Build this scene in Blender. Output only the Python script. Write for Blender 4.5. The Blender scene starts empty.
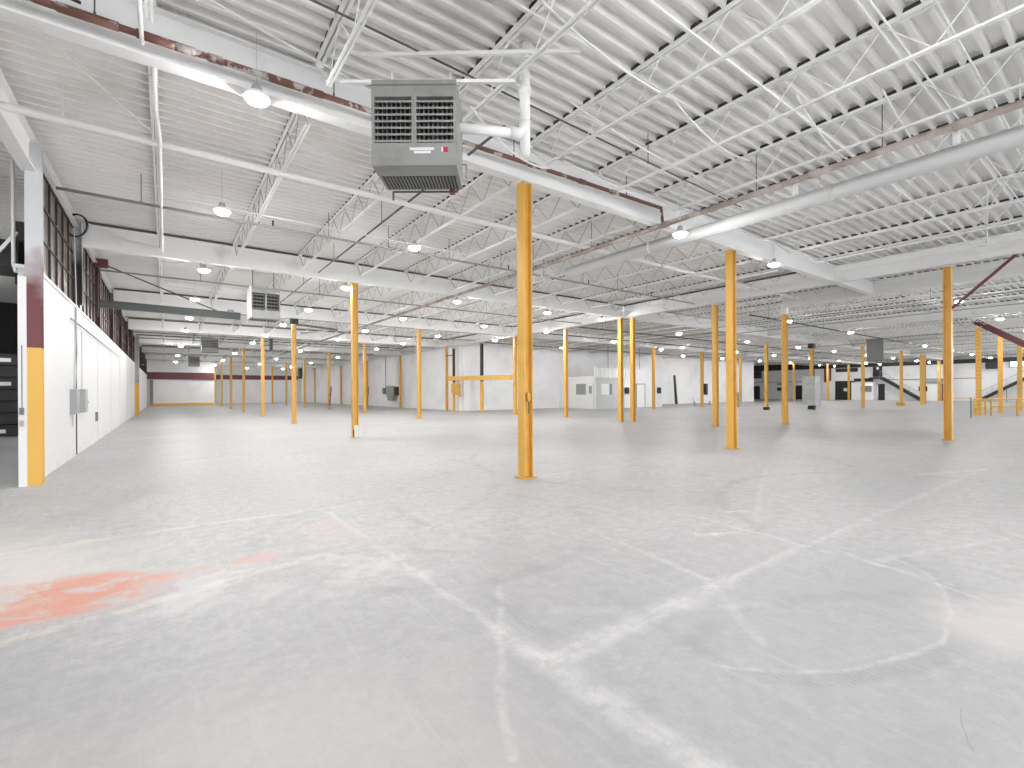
import bpy, math, random
from mathutils import Vector
random.seed(7)
C = bpy.context.scene.collection
PI = math.pi

# ------------------------------------------------------------------ materials
def new_mat(name):
    m = bpy.data.materials.new(name); m.use_nodes = True
    nt = m.node_tree
    b = nt.nodes['Principled BSDF']
    return m, nt, b

def N(nt, t, **kw):
    n = nt.nodes.new(t)
    for k, v in kw.items(): setattr(n, k, v)
    return n

def mathn(nt, op, a, b=None, c=None, clamp=False):
    n = N(nt, 'ShaderNodeMath', operation=op, use_clamp=clamp)
    for i, v in enumerate((a, b, c)):
        if v is None: continue
        if isinstance(v, (int, float)): n.inputs[i].default_value = v
        else: nt.links.new(v, n.inputs[i])
    return n.outputs[0]

def mixc(nt, fac, a, b, mode='MIX'):
    n = N(nt, 'ShaderNodeMix', data_type='RGBA', blend_type=mode)
    if isinstance(fac, (int, float)): n.inputs[0].default_value = fac
    else: nt.links.new(fac, n.inputs[0])
    for i, v in ((6, a), (7, b)):
        if isinstance(v, tuple): n.inputs[i].default_value = (*v, 1)
        else: nt.links.new(v, n.inputs[i])
    return n.outputs[2]

def noise(nt, vec, scale, detail=4, rough=.55, lo=.4, hi=.6):
    n = N(nt, 'ShaderNodeTexNoise'); n.inputs['Scale'].default_value = scale
    n.inputs['Detail'].default_value = detail; n.inputs['Roughness'].default_value = rough
    if vec is not None: nt.links.new(vec, n.inputs['Vector'])
    r = N(nt, 'ShaderNodeMapRange'); r.interpolation_type = 'SMOOTHSTEP'
    r.inputs['From Min'].default_value = lo; r.inputs['From Max'].default_value = hi
    nt.links.new(n.outputs[0], r.inputs['Value'])
    return r.outputs[0]

def paint(name, col, rough=.5, metal=0, dirt=None, scale=3., amt=.5, lo=.5, hi=.75, bump=0):
    m, nt, b = new_mat(name)
    b.inputs['Roughness'].default_value = rough; b.inputs['Metallic'].default_value = metal
    if dirt:
        g = N(nt, 'ShaderNodeNewGeometry')
        f = noise(nt, g.outputs['Position'], scale, 5, .6, lo, hi)
        f = mathn(nt, 'MULTIPLY', f, amt)
        nt.links.new(mixc(nt, f, col, dirt), b.inputs['Base Color'])
    else:
        b.inputs['Base Color'].default_value = (*col, 1)
    return m

def emit(name, col, s):
    m, nt, b = new_mat(name)
    b.inputs['Base Color'].default_value = (*col, 1)
    b.inputs['Emission Color'].default_value = (*col, 1)
    b.inputs['Emission Strength'].default_value = s
    return m

M = {}
M['white_steel'] = paint('white_steel', (.86, .86, .855), .7, 0, (.50, .47, .44), 1.3, .5, .55, .8)
M['white_pipe'] = paint('white_pipe', (.84, .84, .83), .6)
M['deck'] = paint('deck', (.86, .85, .835), .5, 0, (.60, .58, .55), .5, .45, .45, .75)
M['yellow'] = paint('yellow', (.74, .43, .09), .38, 0, (.55, .28, .04), 2.2, .55, .5, .75)
M['yellow_dark'] = paint('yellow_dark', (.62, .36, .06), .4, 0, (.25, .12, .03), 4, .6, .5, .7)
M['maroon'] = paint('maroon', (.15, .035, .045), .45, 0, (.05, .03, .03), 3, .6)
M['dark_pipe'] = paint('dark_pipe', (.12, .11, .105), .5, .3)
M['grey_pipe'] = paint('grey_pipe', (.33, .32, .31), .5, .2)
M['black'] = paint('black', (.018, .018, .02), .5)
M['charcoal'] = paint('charcoal', (.045, .042, .04), .8)
M['galv'] = paint('galv', (.31, .31, .30), .5, .2, (.23, .23, .22), 4, .6, .45, .65)
M['galv_dark'] = paint('galv_dark', (.19, .19, .185), .5, .4)
M['jib_grey'] = paint('jib_grey', (.10, .11, .11), .5)
M['steel_grey'] = paint('steel_grey', (.30, .32, .32), .45, .2)
M['box_grey'] = paint('box_grey', (.36, .37, .37), .5)
M['box_light'] = paint('box_light', (.58, .59, .60), .5)
M['gap_shade_brown'] = paint('gap_shade_brown', (.13, .115, .105), .8)  # shade tone painted on the strips above the girders
M['web_grey'] = paint('web_grey', (.40, .385, .37), .6)
M['frame_dark'] = paint('frame_dark', (.045, .022, .022), .5)
M['duct'] = paint('duct', (.60, .61, .615), .75)
M['wrap'] = paint('wrap', (.40, .42, .41), .3, 0, (.52, .52, .51), 2.5, .6, .4, .6)
M['room_grey'] = paint('room_grey', (.55, .57, .57), .6)
M['room_white'] = paint('room_white', (.84, .84, .84), .5)
M['glass_dark'] = paint('glass_dark', (.20, .21, .22), .12)
M['red'] = paint('red', (.55, .02, .05), .4)
M['label_white'] = paint('label_white', (.8, .8, .8), .5)
M['lens'] = emit('lens', (1, .988, .97), 300)
M['sky_lit'] = emit('daylight_pane', (.95, .98, 1), 1.1)
M['rust_pipe'] = paint('rust_pipe', (.17, .075, .055), .6, 0, (.55, .52, .50), 3.2, .85, .54, .60)
M['pink_pipe'] = paint('pink_pipe', (.29, .235, .21), .55, 0, (.50, .45, .42), 1.6, .8, .42, .62)

# block wall: white painted masonry with faint coursing
def block_mat(name, col, axis, scale=1.0):
    m, nt, b = new_mat(name)
    g = N(nt, 'ShaderNodeNewGeometry')
    sep = N(nt, 'ShaderNodeSeparateXYZ'); nt.links.new(g.outputs['Position'], sep.inputs[0])
    comb = N(nt, 'ShaderNodeCombineXYZ')
    nt.links.new(sep.outputs[axis], comb.inputs[0]); nt.links.new(sep.outputs[2], comb.inputs[1])
    br = N(nt, 'ShaderNodeTexBrick')
    br.inputs['Scale'].default_value = 1; br.inputs['Brick Width'].default_value = .36 * scale
    br.inputs['Row Height'].default_value = .18 * scale; br.inputs['Mortar Size'].default_value = .008
    br.inputs['Mortar Smooth'].default_value = .4
    br.inputs['Color1'].default_value = (*col, 1); br.inputs['Color2'].default_value = (*[c * .985 for c in col], 1)
    br.inputs['Mortar'].default_value = (*[c * .93 for c in col], 1)
    nt.links.new(comb.outputs[0], br.inputs['Vector'])
    f = noise(nt, g.outputs['Position'], .45, 5, .6, .5, .8)
    f = mathn(nt, 'MULTIPLY', f, .25)
    # grime near the floor
    z = N(nt, 'ShaderNodeMapRange'); z.inputs['From Min'].default_value = .45; z.inputs['From Max'].default_value = 0
    nt.links.new(sep.outputs[2], z.inputs['Value'])
    sc = noise(nt, g.outputs['Position'], 3, 4, .6, .4, .7)
    gz = mathn(nt, 'MULTIPLY', mathn(nt, 'MULTIPLY', z.outputs[0], sc), .45)
    c1 = mixc(nt, f, br.outputs[0], tuple(c * .82 for c in col))
    c2 = mixc(nt, gz, c1, (.5, .48, .46))
    nt.links.new(c2, b.inputs['Base Color']); b.inputs['Roughness'].default_value = .5
    bp = N(nt, 'ShaderNodeBump'); bp.inputs['Strength'].default_value = .25; bp.inputs['Distance'].default_value = .01
    inv = mathn(nt, 'SUBTRACT', 1, br.outputs['Fac']); nt.links.new(inv, bp.inputs['Height'])
    nt.links.new(bp.outputs[0], b.inputs['Normal'])
    return m
M['block_y'] = block_mat('painted_block_y', (.70, .705, .715), 1)
M['block_x'] = block_mat('painted_block_x', (.86, .865, .87), 0)
M['wall_smooth'] = paint('wall_smooth', (.89, .89, .895), .6, 0, (.72, .73, .75), .35, .6, .45, .7)
M['wall_far'] = paint('wall_far', (.80, .80, .805), .6, 0, (.5, .5, .5), .3, .6, .5, .8)

# column beside the opening: yellow foot, maroon middle, sprayed pale grey top
def banded(name, z1, z2, z3, low, mid, top):
    m, nt, b = new_mat(name)
    g = N(nt, 'ShaderNodeNewGeometry')
    sep = N(nt, 'ShaderNodeSeparateXYZ'); nt.links.new(g.outputs['Position'], sep.inputs[0])
    nz = N(nt, 'ShaderNodeTexNoise'); nz.inputs['Scale'].default_value = 2.5; nt.links.new(g.outputs['Position'], nz.inputs['Vector'])
    zz = mathn(nt, 'ADD', sep.outputs[2], mathn(nt, 'MULTIPLY', mathn(nt, 'SUBTRACT', nz.outputs[0], .5), 1.1))
    r = N(nt, 'ShaderNodeMapRange'); r.inputs['From Min'].default_value = z2; r.inputs['From Max'].default_value = z3
    nt.links.new(zz, r.inputs['Value'])
    up = mixc(nt, r.outputs[0], mid, top)
    st = mathn(nt, 'GREATER_THAN', sep.outputs[2], z1)
    nt.links.new(mixc(nt, st, low, up), b.inputs['Base Color']); b.inputs['Roughness'].default_value = .42
    return m
M['band_near'] = banded('band_near', 2.42, 3.35, 4.25, (.80, .47, .10), (.17, .045, .05), (.62, .64, .66))
M['band_black'] = banded('band_black', 0, 4.9, 5.7, (.03, .02, .025), (.035, .02, .025), (.55, .56, .58))
M['band_wall'] = banded('band_wall', 2.42, 2.42, 3.0, (.80, .47, .10), (.38, .38, .38), (.50, .50, .50))
M['band_post'] = banded('band_post', 2.45, 9, 10, (.80, .47, .10), (.03, .028, .028), (.03, .03, .03))
M['band_mull'] = banded('band_mull', 0, 5.0, 6.3, (.07, .015, .02), (.075, .018, .025), (.22, .2, .2))

# grimy clerestory glass
def grime():
    m, nt, b = new_mat('grimy_glass')
    g = N(nt, 'ShaderNodeNewGeometry')
    mp = N(nt, 'ShaderNodeMapping'); mp.inputs['Scale'].default_value = (1, 3.5, .35)
    nt.links.new(g.outputs['Position'], mp.inputs['Vector'])
    f = noise(nt, mp.outputs[0], 1.6, 5, .65, .35, .65)
    c = mixc(nt, f, (.05, .035, .03), (.25, .225, .205))
    nt.links.new(c, b.inputs['Base Color']); b.inputs['Roughness'].default_value = .3
    b.inputs['Alpha'].default_value = .93
    return m
M['grime'] = grime()

# ------------------------------------------------------------------ floor
def floor_mat():
    m, nt, b = new_mat('worn_concrete')
    g = N(nt, 'ShaderNodeNewGeometry'); P = g.outputs['Position']
    flat = N(nt, 'ShaderNodeVectorMath', operation='MULTIPLY'); nt.links.new(P, flat.inputs[0]); flat.inputs[1].default_value = (1, 1, 0)
    nz = N(nt, 'ShaderNodeTexNoise'); nz.inputs['Scale'].default_value = 2.2; nz.inputs['Detail'].default_value = 4
    nt.links.new(flat.outputs[0], nz.inputs['Vector'])
    sb = N(nt, 'ShaderNodeVectorMath', operation='SUBTRACT'); nt.links.new(nz.outputs['Color'], sb.inputs[0]); sb.inputs[1].default_value = (.5, .5, .5)
    def warped(a):
        s = N(nt, 'ShaderNodeVectorMath', operation='SCALE'); nt.links.new(sb.outputs[0], s.inputs[0]); s.inputs['Scale'].default_value = a
        d = N(nt, 'ShaderNodeVectorMath', operation='ADD'); nt.links.new(flat.outputs[0], d.inputs[0]); nt.links.new(s.outputs[0], d.inputs[1])
        f = N(nt, 'ShaderNodeVectorMath', operation='MULTIPLY'); nt.links.new(d.outputs[0], f.inputs[0]); f.inputs[1].default_value = (1, 1, 0)
        return f.outputs[0]
    Wl, Wm, Wh = warped(.12), warped(.35), warped(.9)
    def smooth(v, w0, w1):
        r = N(nt, 'ShaderNodeMapRange'); r.interpolation_type = 'SMOOTHSTEP'
        r.inputs['From Min'].default_value = w0; r.inputs['From Max'].default_value = w1
        r.inputs['To Min'].default_value = 1; r.inputs['To Max'].default_value = 0
        nt.links.new(v, r.inputs['Value']); return r.outputs[0]
    def seg(a, c, w0, w1, src):
        a = Vector((*a, 0)); c = Vector((*c, 0)); ba = c - a
        pa = N(nt, 'ShaderNodeVectorMath', operation='SUBTRACT'); nt.links.new(src, pa.inputs[0]); pa.inputs[1].default_value = a
        dt = N(nt, 'ShaderNodeVectorMath', operation='DOT_PRODUCT'); nt.links.new(pa.outputs[0], dt.inputs[0]); dt.inputs[1].default_value = ba / ba.length_squared
        h = mathn(nt, 'ADD', dt.outputs['Value'], 0, clamp=True)
        s = N(nt, 'ShaderNodeVectorMath', operation='SCALE'); s.inputs[0].default_value = ba; nt.links.new(h, s.inputs['Scale'])
        d = N(nt, 'ShaderNodeVectorMath', operation='DISTANCE'); nt.links.new(pa.outputs[0], d.inputs[0]); nt.links.new(s.outputs[0], d.inputs[1])
        return smooth(d.outputs['Value'], w0, w1)
    def ring(c, r, w0, w1, src):
        d = N(nt, 'ShaderNodeVectorMath', operation='DISTANCE'); nt.links.new(src, d.inputs[0]); d.inputs[1].default_value = (*c, 0)
        return smooth(mathn(nt, 'ABSOLUTE', mathn(nt, 'SUBTRACT', d.outputs['Value'], r)), w0, w1)
    def mul(*a):
        o = a[0]
        for x in a[1:]: o = mathn(nt, 'MULTIPLY', o, x)
        return o
    # base clouds
    n_big = noise(nt, flat.outputs[0], .22, 5, .6, .35, .65)
    n_mid = noise(nt, Wh, .9, 7, .68, .35, .65)
    mp = N(nt, 'ShaderNodeMapping'); mp.inputs['Scale'].default_value = (.5, 2.2, 1); mp.inputs['Rotation'].default_value = (0, 0, .35)
    nt.links.new(flat.outputs[0], mp.inputs['Vector'])
    n_str = noise(nt, mp.outputs[0], 1.3, 7, .7, .4, .7)
    n_fine = noise(nt, flat.outputs[0], 22, 6, .75, .35, .65)
    n_mot = noise(nt, Wl, 7, 8, .78, .38, .62)
    n_scr = N(nt, 'ShaderNodeMapping'); n_scr.inputs['Scale'].default_value = (14, 1.2, 1); n_scr.inputs['Rotation'].default_value = (0, 0, .9); nt.links.new(Wl, n_scr.inputs['Vector'])
    n_scr = noise(nt, n_scr.outputs[0], 1.0, 6, .7, .52, .72)
    n_grain = noise(nt, flat.outputs[0], 75, 2, .6, .3, .7)
    col = mixc(nt, n_big, (.345, .347, .355), (.44, .438, .44))
    col = mixc(nt, mul(n_mid, .38), col, (.54, .54, .54))
    col = mixc(nt, mul(n_str, .32), col, (.36, .36, .365))
    col = mixc(nt, mul(n_fine, .35), col, (.27, .27, .27))
    col = mixc(nt, mul(n_grain, .10), col, (.68, .68, .68))
    col = mixc(nt, mul(n_mot, .55), col, (.28, .28, .285))
    col = mixc(nt, mul(n_scr, .35), col, (.54, .54, .545))
    # near work area: darker and scuffed
    dark = seg((3.6, .9), (.8, 1.8), .6, 3.6, Wh)
    col = mixc(nt, mul(dark, .5), col, (.27, .27, .275))
    warm = seg((-2.5, 2.6), (.6, 2.0), .2, 1.3, Wh)
    col = mixc(nt, mul(warm, .30), col, (.50, .465, .45))
    wc = seg((-3, 8.5), (-1.2, 5.8), .3, 1.6, Wh)
    col = mixc(nt, mul(wc, .55), col, (.66, .63, .59))
    brk = noise(nt, flat.outputs[0], 5, 6, .75, .38, .6)
    brk2 = noise(nt, Wh, 1.7, 5, .7, .42, .6)
    # dusty control joints (grid) and scraped streaks
    for a, c, w, amt in (((1.86, .3), (1.80, 2.6), .06, .52), ((1.80, 2.6), (1.75, 6.6), .025, .4),
                         ((1.85, 2.14), (3.8, 2.16), .07, .5), ((3.8, 2.16), (13.2, 2.1), .03, .45),
                         ((5.2, 1.0), (5.45, 3.6), .03, .4), ((3.94, 3.88), (3.7, 2.3), .03, .35), ((3.7, 2.3), (3.05, 1.5), .03, .25),
                         ((2.3, 2.6), (3.6, 1.75), .04, .22), ((5.4, 1.55), (8.5, .6), .03, .4), ((4.96, 6.9), (9.5, 6.95), .03, .3),
                         ((2.2, 3.2), (1.2, 1.7), .02, .35), ((5.0, .8), (5.4, 1.9), .02, .45), ((6.0, 3.0), (9.5, 4.6), .03, .3)):
        s = seg(a, c, w * .3, w * 2.2, Wl)
        col = mixc(nt, mul(s, amt, mathn(nt, 'ADD', mathn(nt, 'MULTIPLY', brk, .8), .2)), col, (.56, .56, .56))
    # thin dark joint core
    for a, c in (((1.86, .3), (1.76, 20)), ((-1.5, 6.98), (19, 6.98)), ((1.85, 2.14), (24, 2.1)), ((8.9, 2), (8.9, 30)), ((-1.5, 12), (19, 12))):
        s = seg(a, c, .004, .02, Wl)
        col = mixc(nt, mul(s, .35, brk), col, (.34, .34, .34))
    # worn cream lines
    for a, c in (((-2.2, 6.9), (2.0, 6.85)), ((11.2, 2.75), (13.2, 2.05)), ((-1.2, 4.3), (1.3, 4.9))):
        s = seg(a, c, .02, .09, Wl)
        col = mixc(nt, mul(s, .4, brk), col, (.70, .64, .52))
    # tyre tracks with tread bars
    wv = N(nt, 'ShaderNodeTexWave'); wv.inputs['Scale'].default_value = 9; wv.inputs['Distortion'].default_value = 3
    nt.links.new(flat.outputs[0], wv.inputs['Vector'])
    tread = mathn(nt, 'ADD', mathn(nt, 'MULTIPLY', wv.outputs['Fac'], .7), .3)
    sy = N(nt, 'ShaderNodeSeparateXYZ'); nt.links.new(flat.outputs[0], sy.inputs[0])
    low = smooth(sy.outputs[1], 1.35, 1.75)
    r1 = mul(ring((4.1, 2.85), 2.1, .03, .09, Wl), low)
    col = mixc(nt, mul(r1, .75, tread, mathn(nt, 'ADD', mathn(nt, 'MULTIPLY', brk2, .75), .25)), col, (.22, .22, .225))
    r2 = mul(ring((4.1, 2.85), 2.02, .0, .03, Wl), low)
    col = mixc(nt, mul(r2, .3, brk), col, (.62, .62, .62))
    for c, r in (((5.4, 5.6), 2.9), ((2.6, 5.2), 1.9), ((8.4, 1.2), 3.2), ((.2, 2.6), 2.6), ((3.0, -.6), 2.4), ((9.5, 7.5), 4.2), ((1.0, 9.5), 4.5)):
        rr = ring(c, r, .02, .12, Wl)
        col = mixc(nt, mul(rr, .42, brk2), col, (.25, .25, .255))
    for a, c, w, amt in (((2.05, 4.6), (2.02, 2.4), .05, .45), ((2.1, 1.2), (3.1, 1.95), .10, .35), ((1.3, 2.5), (2.6, 1.0), .08, .3), ((3.2, 4.5), (6.5, 5.2), .05, .25),
                         ((1.3, 3.2), (.9, 1.4), .06, .2), ((5.5, 2.4), (9.5, 1.6), .04, .3), ((6, 9), (14, 6), .08, .2)):
        s = seg(a, c, w * .4, w * 1.6, Wl)
        col = mixc(nt, mul(s, amt, tread, brk2), col, (.24, .24, .245))
    # orange paint remains
    orange = seg((-1.9, 5.1), (-.62, 5.15), .38, .6, Wm)
    orange = mathn(nt, 'MAXIMUM', orange, mul(seg((-.7, 5.15), (-.25, 5.0), .2, .45, Wm), .9))
    orange = mathn(nt, 'MAXIMUM', orange, mul(seg((.2, 5.1), (.75, 5.15), .03, .25, Wm), .55))
    ob = noise(nt, Wh, 2.4, 7, .7, .40, .56)
    col = mixc(nt, mul(orange, .35), col, (.52, .42, .38))
    col = mixc(nt, mul(orange, ob, .8), col, (.60, .24, .165))
    pk = seg((1.6, 5.3), (1.5, 5.9), .1, .5, Wm)
    col = mixc(nt, mul(pk, .25), col, (.55, .42, .40))
    # pale spill map left of the tracks
    sp = mul(seg((.3, 4.7), (1.4, 4.4), .3, .8, Wh), brk2)
    col = mixc(nt, mul(sp, .4), col, (.58, .59, .59))
    sp2 = mul(seg((4.6, .5), (5.6, .2), .2, .7, Wh), .6)
    col = mixc(nt, mul(sp2, .6), col, (.58, .53, .53))
    for a, c in (((4.75, 3.05), (4.95, 2.95)), ((6.0, 3.35), (6.25, 3.2))):
        s = seg(a, c, .0, .07, Wm)
        col = mixc(nt, mul(s, .5, brk), col, (.78, .77, .77))
    s = seg((5.0, 2.9), (5.2, 2.85), 0, .06, Wm); col = mixc(nt, mul(s, .4), col, (.75, .5, .48))
    # hairline crack
    for a, c in (((3.22, .60), (3.05, .57)), ((3.05, .57), (2.88, .50))):
        s = seg(a, c, .0, .005, Wl); col = mixc(nt, mul(s, .6), col, (.22, .2, .19))
    nt.links.new(col, b.inputs['Base Color'])
    rg = mathn(nt, 'ADD', mathn(nt, 'MULTIPLY', n_mid, .15), .42)
    nt.links.new(rg, b.inputs['Roughness'])
    b.inputs['Specular IOR Level'].default_value = .35
    bp = N(nt, 'ShaderNodeBump'); bp.inputs['Strength'].default_value = .08; bp.inputs['Distance'].default_value = .01
    nt.links.new(n_fine, bp.inputs['Height']); nt.links.new(bp.outputs[0], b.inputs['Normal'])
    return m
M['floor'] = floor_mat()

# ------------------------------------------------------------------ mesh helpers
class MB:
    def __init__(s): s.v = []; s.f = []; s.m = []
    def add(s, vs, fs, mi=0):
        o = len(s.v); s.v += [tuple(v) for v in vs]; s.f += [tuple(i + o for i in f) for f in fs]; s.m += [mi] * len(fs)
        return s
    def box(s, x0, x1, y0, y1, z0, z1, mi=0):
        vs = [(x, y, z) for z in (z0, z1) for y in (y0, y1) for x in (x0, x1)]
        return s.add(vs, [(0, 2, 3, 1), (4, 5, 7, 6), (0, 1, 5, 4), (2, 6, 7, 3), (0, 4, 6, 2), (1, 3, 7, 5)], mi)
    def bar(s, p, q, w, h, up=(0, 0, 1), mi=0):
        p, q = Vector(p), Vector(q); d = (q - p).normalized(); u = Vector(up)
        if abs(d.dot(u)) > .98: u = Vector((1, 0, 0))
        a = d.cross(u).normalized(); b = a.cross(d).normalized()
        vs = []
        for e in (p, q):
            for sa, sb_ in ((-1, -1), (1, -1), (1, 1), (-1, 1)): vs.append(e + a * sa * w / 2 + b * sb_ * h / 2)
        return s.add(vs, [(0, 1, 2, 3), (7, 6, 5, 4), (0, 4, 5, 1), (1, 5, 6, 2), (2, 6, 7, 3), (3, 7, 4, 0)], mi)
    def tube(s, pts, r, n=8, mi=0, cap=True):
        pts = [Vector(p) for p in pts]; rings = []
        k = len(pts)
        a = None
        for i, p in enumerate(pts):
            d = (pts[min(i + 1, k - 1)] - pts[max(i - 1, 0)]).normalized()
            if a is None:
                u = Vector((0, 0, 1)) if abs(d.z) < .9 else Vector((1, 0, 0))
                a = d.cross(u).normalized()
            else:
                a = (a - d * a.dot(d)).normalized()
            b = d.cross(a)
            rr = r[i] if isinstance(r, (list, tuple)) else r
            rings.append([p + (a * math.cos(2 * PI * j / n) + b * math.sin(2 * PI * j / n)) * rr for j in range(n)])
        vs = [v for ring in rings for v in ring]; fs = []
        for i in range(k - 1):
            for j in range(n):
                fs.append((i * n + j, i * n + (j + 1) % n, (i + 1) * n + (j + 1) % n, (i + 1) * n + j))
        if cap: fs += [tuple(range(n))[::-1], tuple((k - 1) * n + j for j in range(n))]
        return s.add(vs, fs, mi)
    def prism(s, prof, p, q, up=(0, 0, 1), mi=0):
        # closed 2-D profile (side, up) swept from p to q
        p, q = Vector(p), Vector(q); d = (q - p).normalized(); u = Vector(up)
        a = d.cross(u).normalized(); b = a.cross(d).normalized(); n = len(prof)
        vs = [e + a * x + b * y for e in (p, q) for x, y in prof]
        fs = [(j, (j + 1) % n, n + (j + 1) % n, n + j) for j in range(n)] + [tuple(range(n))[::-1], tuple(range(n, 2 * n))]
        return s.add(vs, fs, mi)
    def mesh(s, name, mats):
        me = bpy.data.meshes.new(name); me.from_pydata(s.v, [], s.f)
        if not isinstance(mats, (list, tuple)): mats = [mats]
        for m in mats: me.materials.append(m)
        if len(mats) > 1: me.polygons.foreach_set('material_index', s.m)
        me.update(); return me
    def build(s, name, mats, parent=None, loc=(0, 0, 0), rz=0, smooth=False):
        me = s.mesh(name, mats)
        if smooth: me.polygons.foreach_set('use_smooth', [True] * len(me.polygons))
        return link(name, me, parent, loc, rz)

def link(name, me, parent=None, loc=(0, 0, 0), rz=0):
    o = bpy.data.objects.new(name, me); C.objects.link(o)
    o.location = loc; o.rotation_euler = (0, 0, rz)
    if parent: o.parent = parent
    return o
def thing(name, label, cat, loc=(0, 0, 0), rz=0, group=None):
    return tag(link(name, None, None, loc, rz), label, cat, group)
def tag(o, label, cat, group=None):
    o['label'] = label; o['category'] = cat; o['kind'] = 'thing'
    if group: o['group'] = group
    return o
def struct(o):
    o['kind'] = 'structure'; return o
def copy_tree(o, parent=None):
    c = o.copy(); C.objects.link(c)
    if parent: c.parent = parent
    for ch in list(o.children): copy_tree(ch, c)
    return c
ORD = ['nearest', 'second', 'third', 'fourth', 'fifth', 'sixth', 'seventh', 'eighth', 'ninth', 'tenth', 'eleventh', 'twelfth', 'thirteenth',
       'fourteenth', 'fifteenth', 'sixteenth', 'seventeenth', 'eighteenth', 'nineteenth', 'twentieth']
def nth(i):
    if i < 20: return ['first'] [0] if i == 0 else ORD[i]
    t = {20: 'twenty-', 30: 'thirty-', 40: 'forty-'}
    n = i + 1; tens = n // 10 * 10; r = n % 10
    if r == 0: return {20: 'twentieth', 30: 'thirtieth', 40: 'fortieth'}[tens]
    return t[tens] + ['first', 'second', 'third', 'fourth', 'fifth', 'sixth', 'seventh', 'eighth', 'ninth'][r - 1]

# ------------------------------------------------------------------ camera
cam = bpy.data.cameras.new('camera'); co = bpy.data.objects.new('camera', cam); C.objects.link(co)
bpy.context.scene.camera = co
F, YAW, HY, ROLL = 473.36, .6314, 391.78, -.0055
cam.sensor_width = 36; cam.lens = F / 1024 * 36; cam.shift_y = (HY - 384) / 1024; cam.clip_end = 400
co.location = (0, 0, 1.6)
from mathutils import Matrix
Rz = Matrix.Rotation(-YAW, 4, 'Z') @ Matrix.Rotation(PI / 2, 4, 'X') @ Matrix.Rotation(ROLL, 4, 'Z')
co.rotation_euler = Rz.to_euler()

# ------------------------------------------------------------------ layout constants
ZG, ZGT, ZD = 5.5, 6.11, 6.20          # girder underside, girder top, deck underside
ROW0, BAY = 6.98, 9.864
ROWS = [ROW0 + BAY * j for j in range(-1, 9)]
JX0, JS = 5.47, 1.865
XR = 88.5

# ------------------------------------------------------------------ shell
struct(MB().add([(-16, -14, 0), (XR, -14, 0), (XR, 90, 0), (-16, 90, 0)], [(0, 1, 2, 3)]).build('floor', M['floor']))

def deck_mesh(x0, x1, y0, y1, pitch=.24, d=.10):
    mb = MB(); y = y0
    while y < y1:
        pr = [(y, ZD), (y + .055, ZD), (y + .08, ZD + d), (y + .215, ZD + d), (y + pitch, ZD)]
        for (a, za), (b, zb) in zip(pr, pr[1:]):
            mb.add([(x0, a, za), (x1, a, za), (x1, b, zb), (x0, b, zb)], [(0, 3, 2, 1)])
        y += pitch
    mb.add([(x0, y0, ZD + .12), (x1, y0, ZD + .12), (x1, y1, ZD + .12), (x0, y1, ZD + .12)], [(0, 1, 2, 3)])
    return mb
M['deck_brown'] = paint('deck_brown', (.66, .635, .60), .55, 0, (.45, .42, .38), .4, .5, .45, .75)  # darker, browner deck tone for the back of the wide hall
struct(deck_mesh(-16, 20, -14, 90).build('ceiling', M['deck']))
struct(deck_mesh(20, XR, -14, 16.7).build('ceiling_hall', M['deck']))
struct(deck_mesh(20, XR, 16.72, 90).build('ceiling_hall_back', M['deck_brown']))

# block wall along the aisle (X = -1.9), with a hole-free face
WX = -1.9
struct(MB().box(WX - .2, WX, 11.88, 75.5, 0, 3.85).build('wall_left', M['block_y']))
jt = MB()
for y in (21.6, 26.5, 31.4, 36.3, 41.3, 51, 56, 61, 66, 71): jt.box(WX - .01, WX + .008, y - .014, y + .014, .02, 3.84)
struct(jt.build('trim_1', M['box_light']))
struct(MB().box(WX - .01, WX + .02, 16.72, 16.76, .02, 3.84).build('trim_5', M['charcoal']))
struct(MB().box(WX - .24, WX + .03, 11.9, 75.5, 3.85, 3.91).build('trim_2', M['wall_smooth']))
# white jamb block at the end of the wall
struct(MB().box(WX - .155, WX - .05, 11.60, 11.88, 0, 3.65).build('trim_3', M['room_white']))
# clerestory windows over the wall
ys = [11.9] + [16.75 + 4.93 * k for k in range(12)] + [75.4]
for n, (a, b_) in enumerate(zip(ys, ys[1:])):
    w = link('window_%d' % (n + 1), None); struct(w)
    MB().box(WX - .06, WX - .045, a + .1, b_ - .1, 3.91, 5.95).build('glass', M['grime'], w)
    fr = MB(); k = 6
    for i in range(k + 1):
        y = a + .1 + (b_ - a - .2) * i / k
        fr.box(WX - .08, WX - .01, y - .025, y + .025, 3.91, 5.95)
    for z in (3.94, 4.6, 5.27, 5.92): fr.box(WX - .075, WX - .015, a + .1, b_ - .1, z - .02, z + .02)
    fr.build('window_frame', M['frame_dark'], w)
# end walls beyond the long aisle
struct(MB().box(-2.3, 5.3, 75.5, 75.9, 0, 6.3).build('wall_back', M['wall_smooth']))
struct(MB().box(5.3, 20.2, 87, 87.4, 0, 6.3).build('wall_far', M['wall_smooth']))
struct(MB().box(5.1, 5.3, 75.9, 87.0, 0, 6.3).build('wall_return', M['wall_smooth']))
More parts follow.
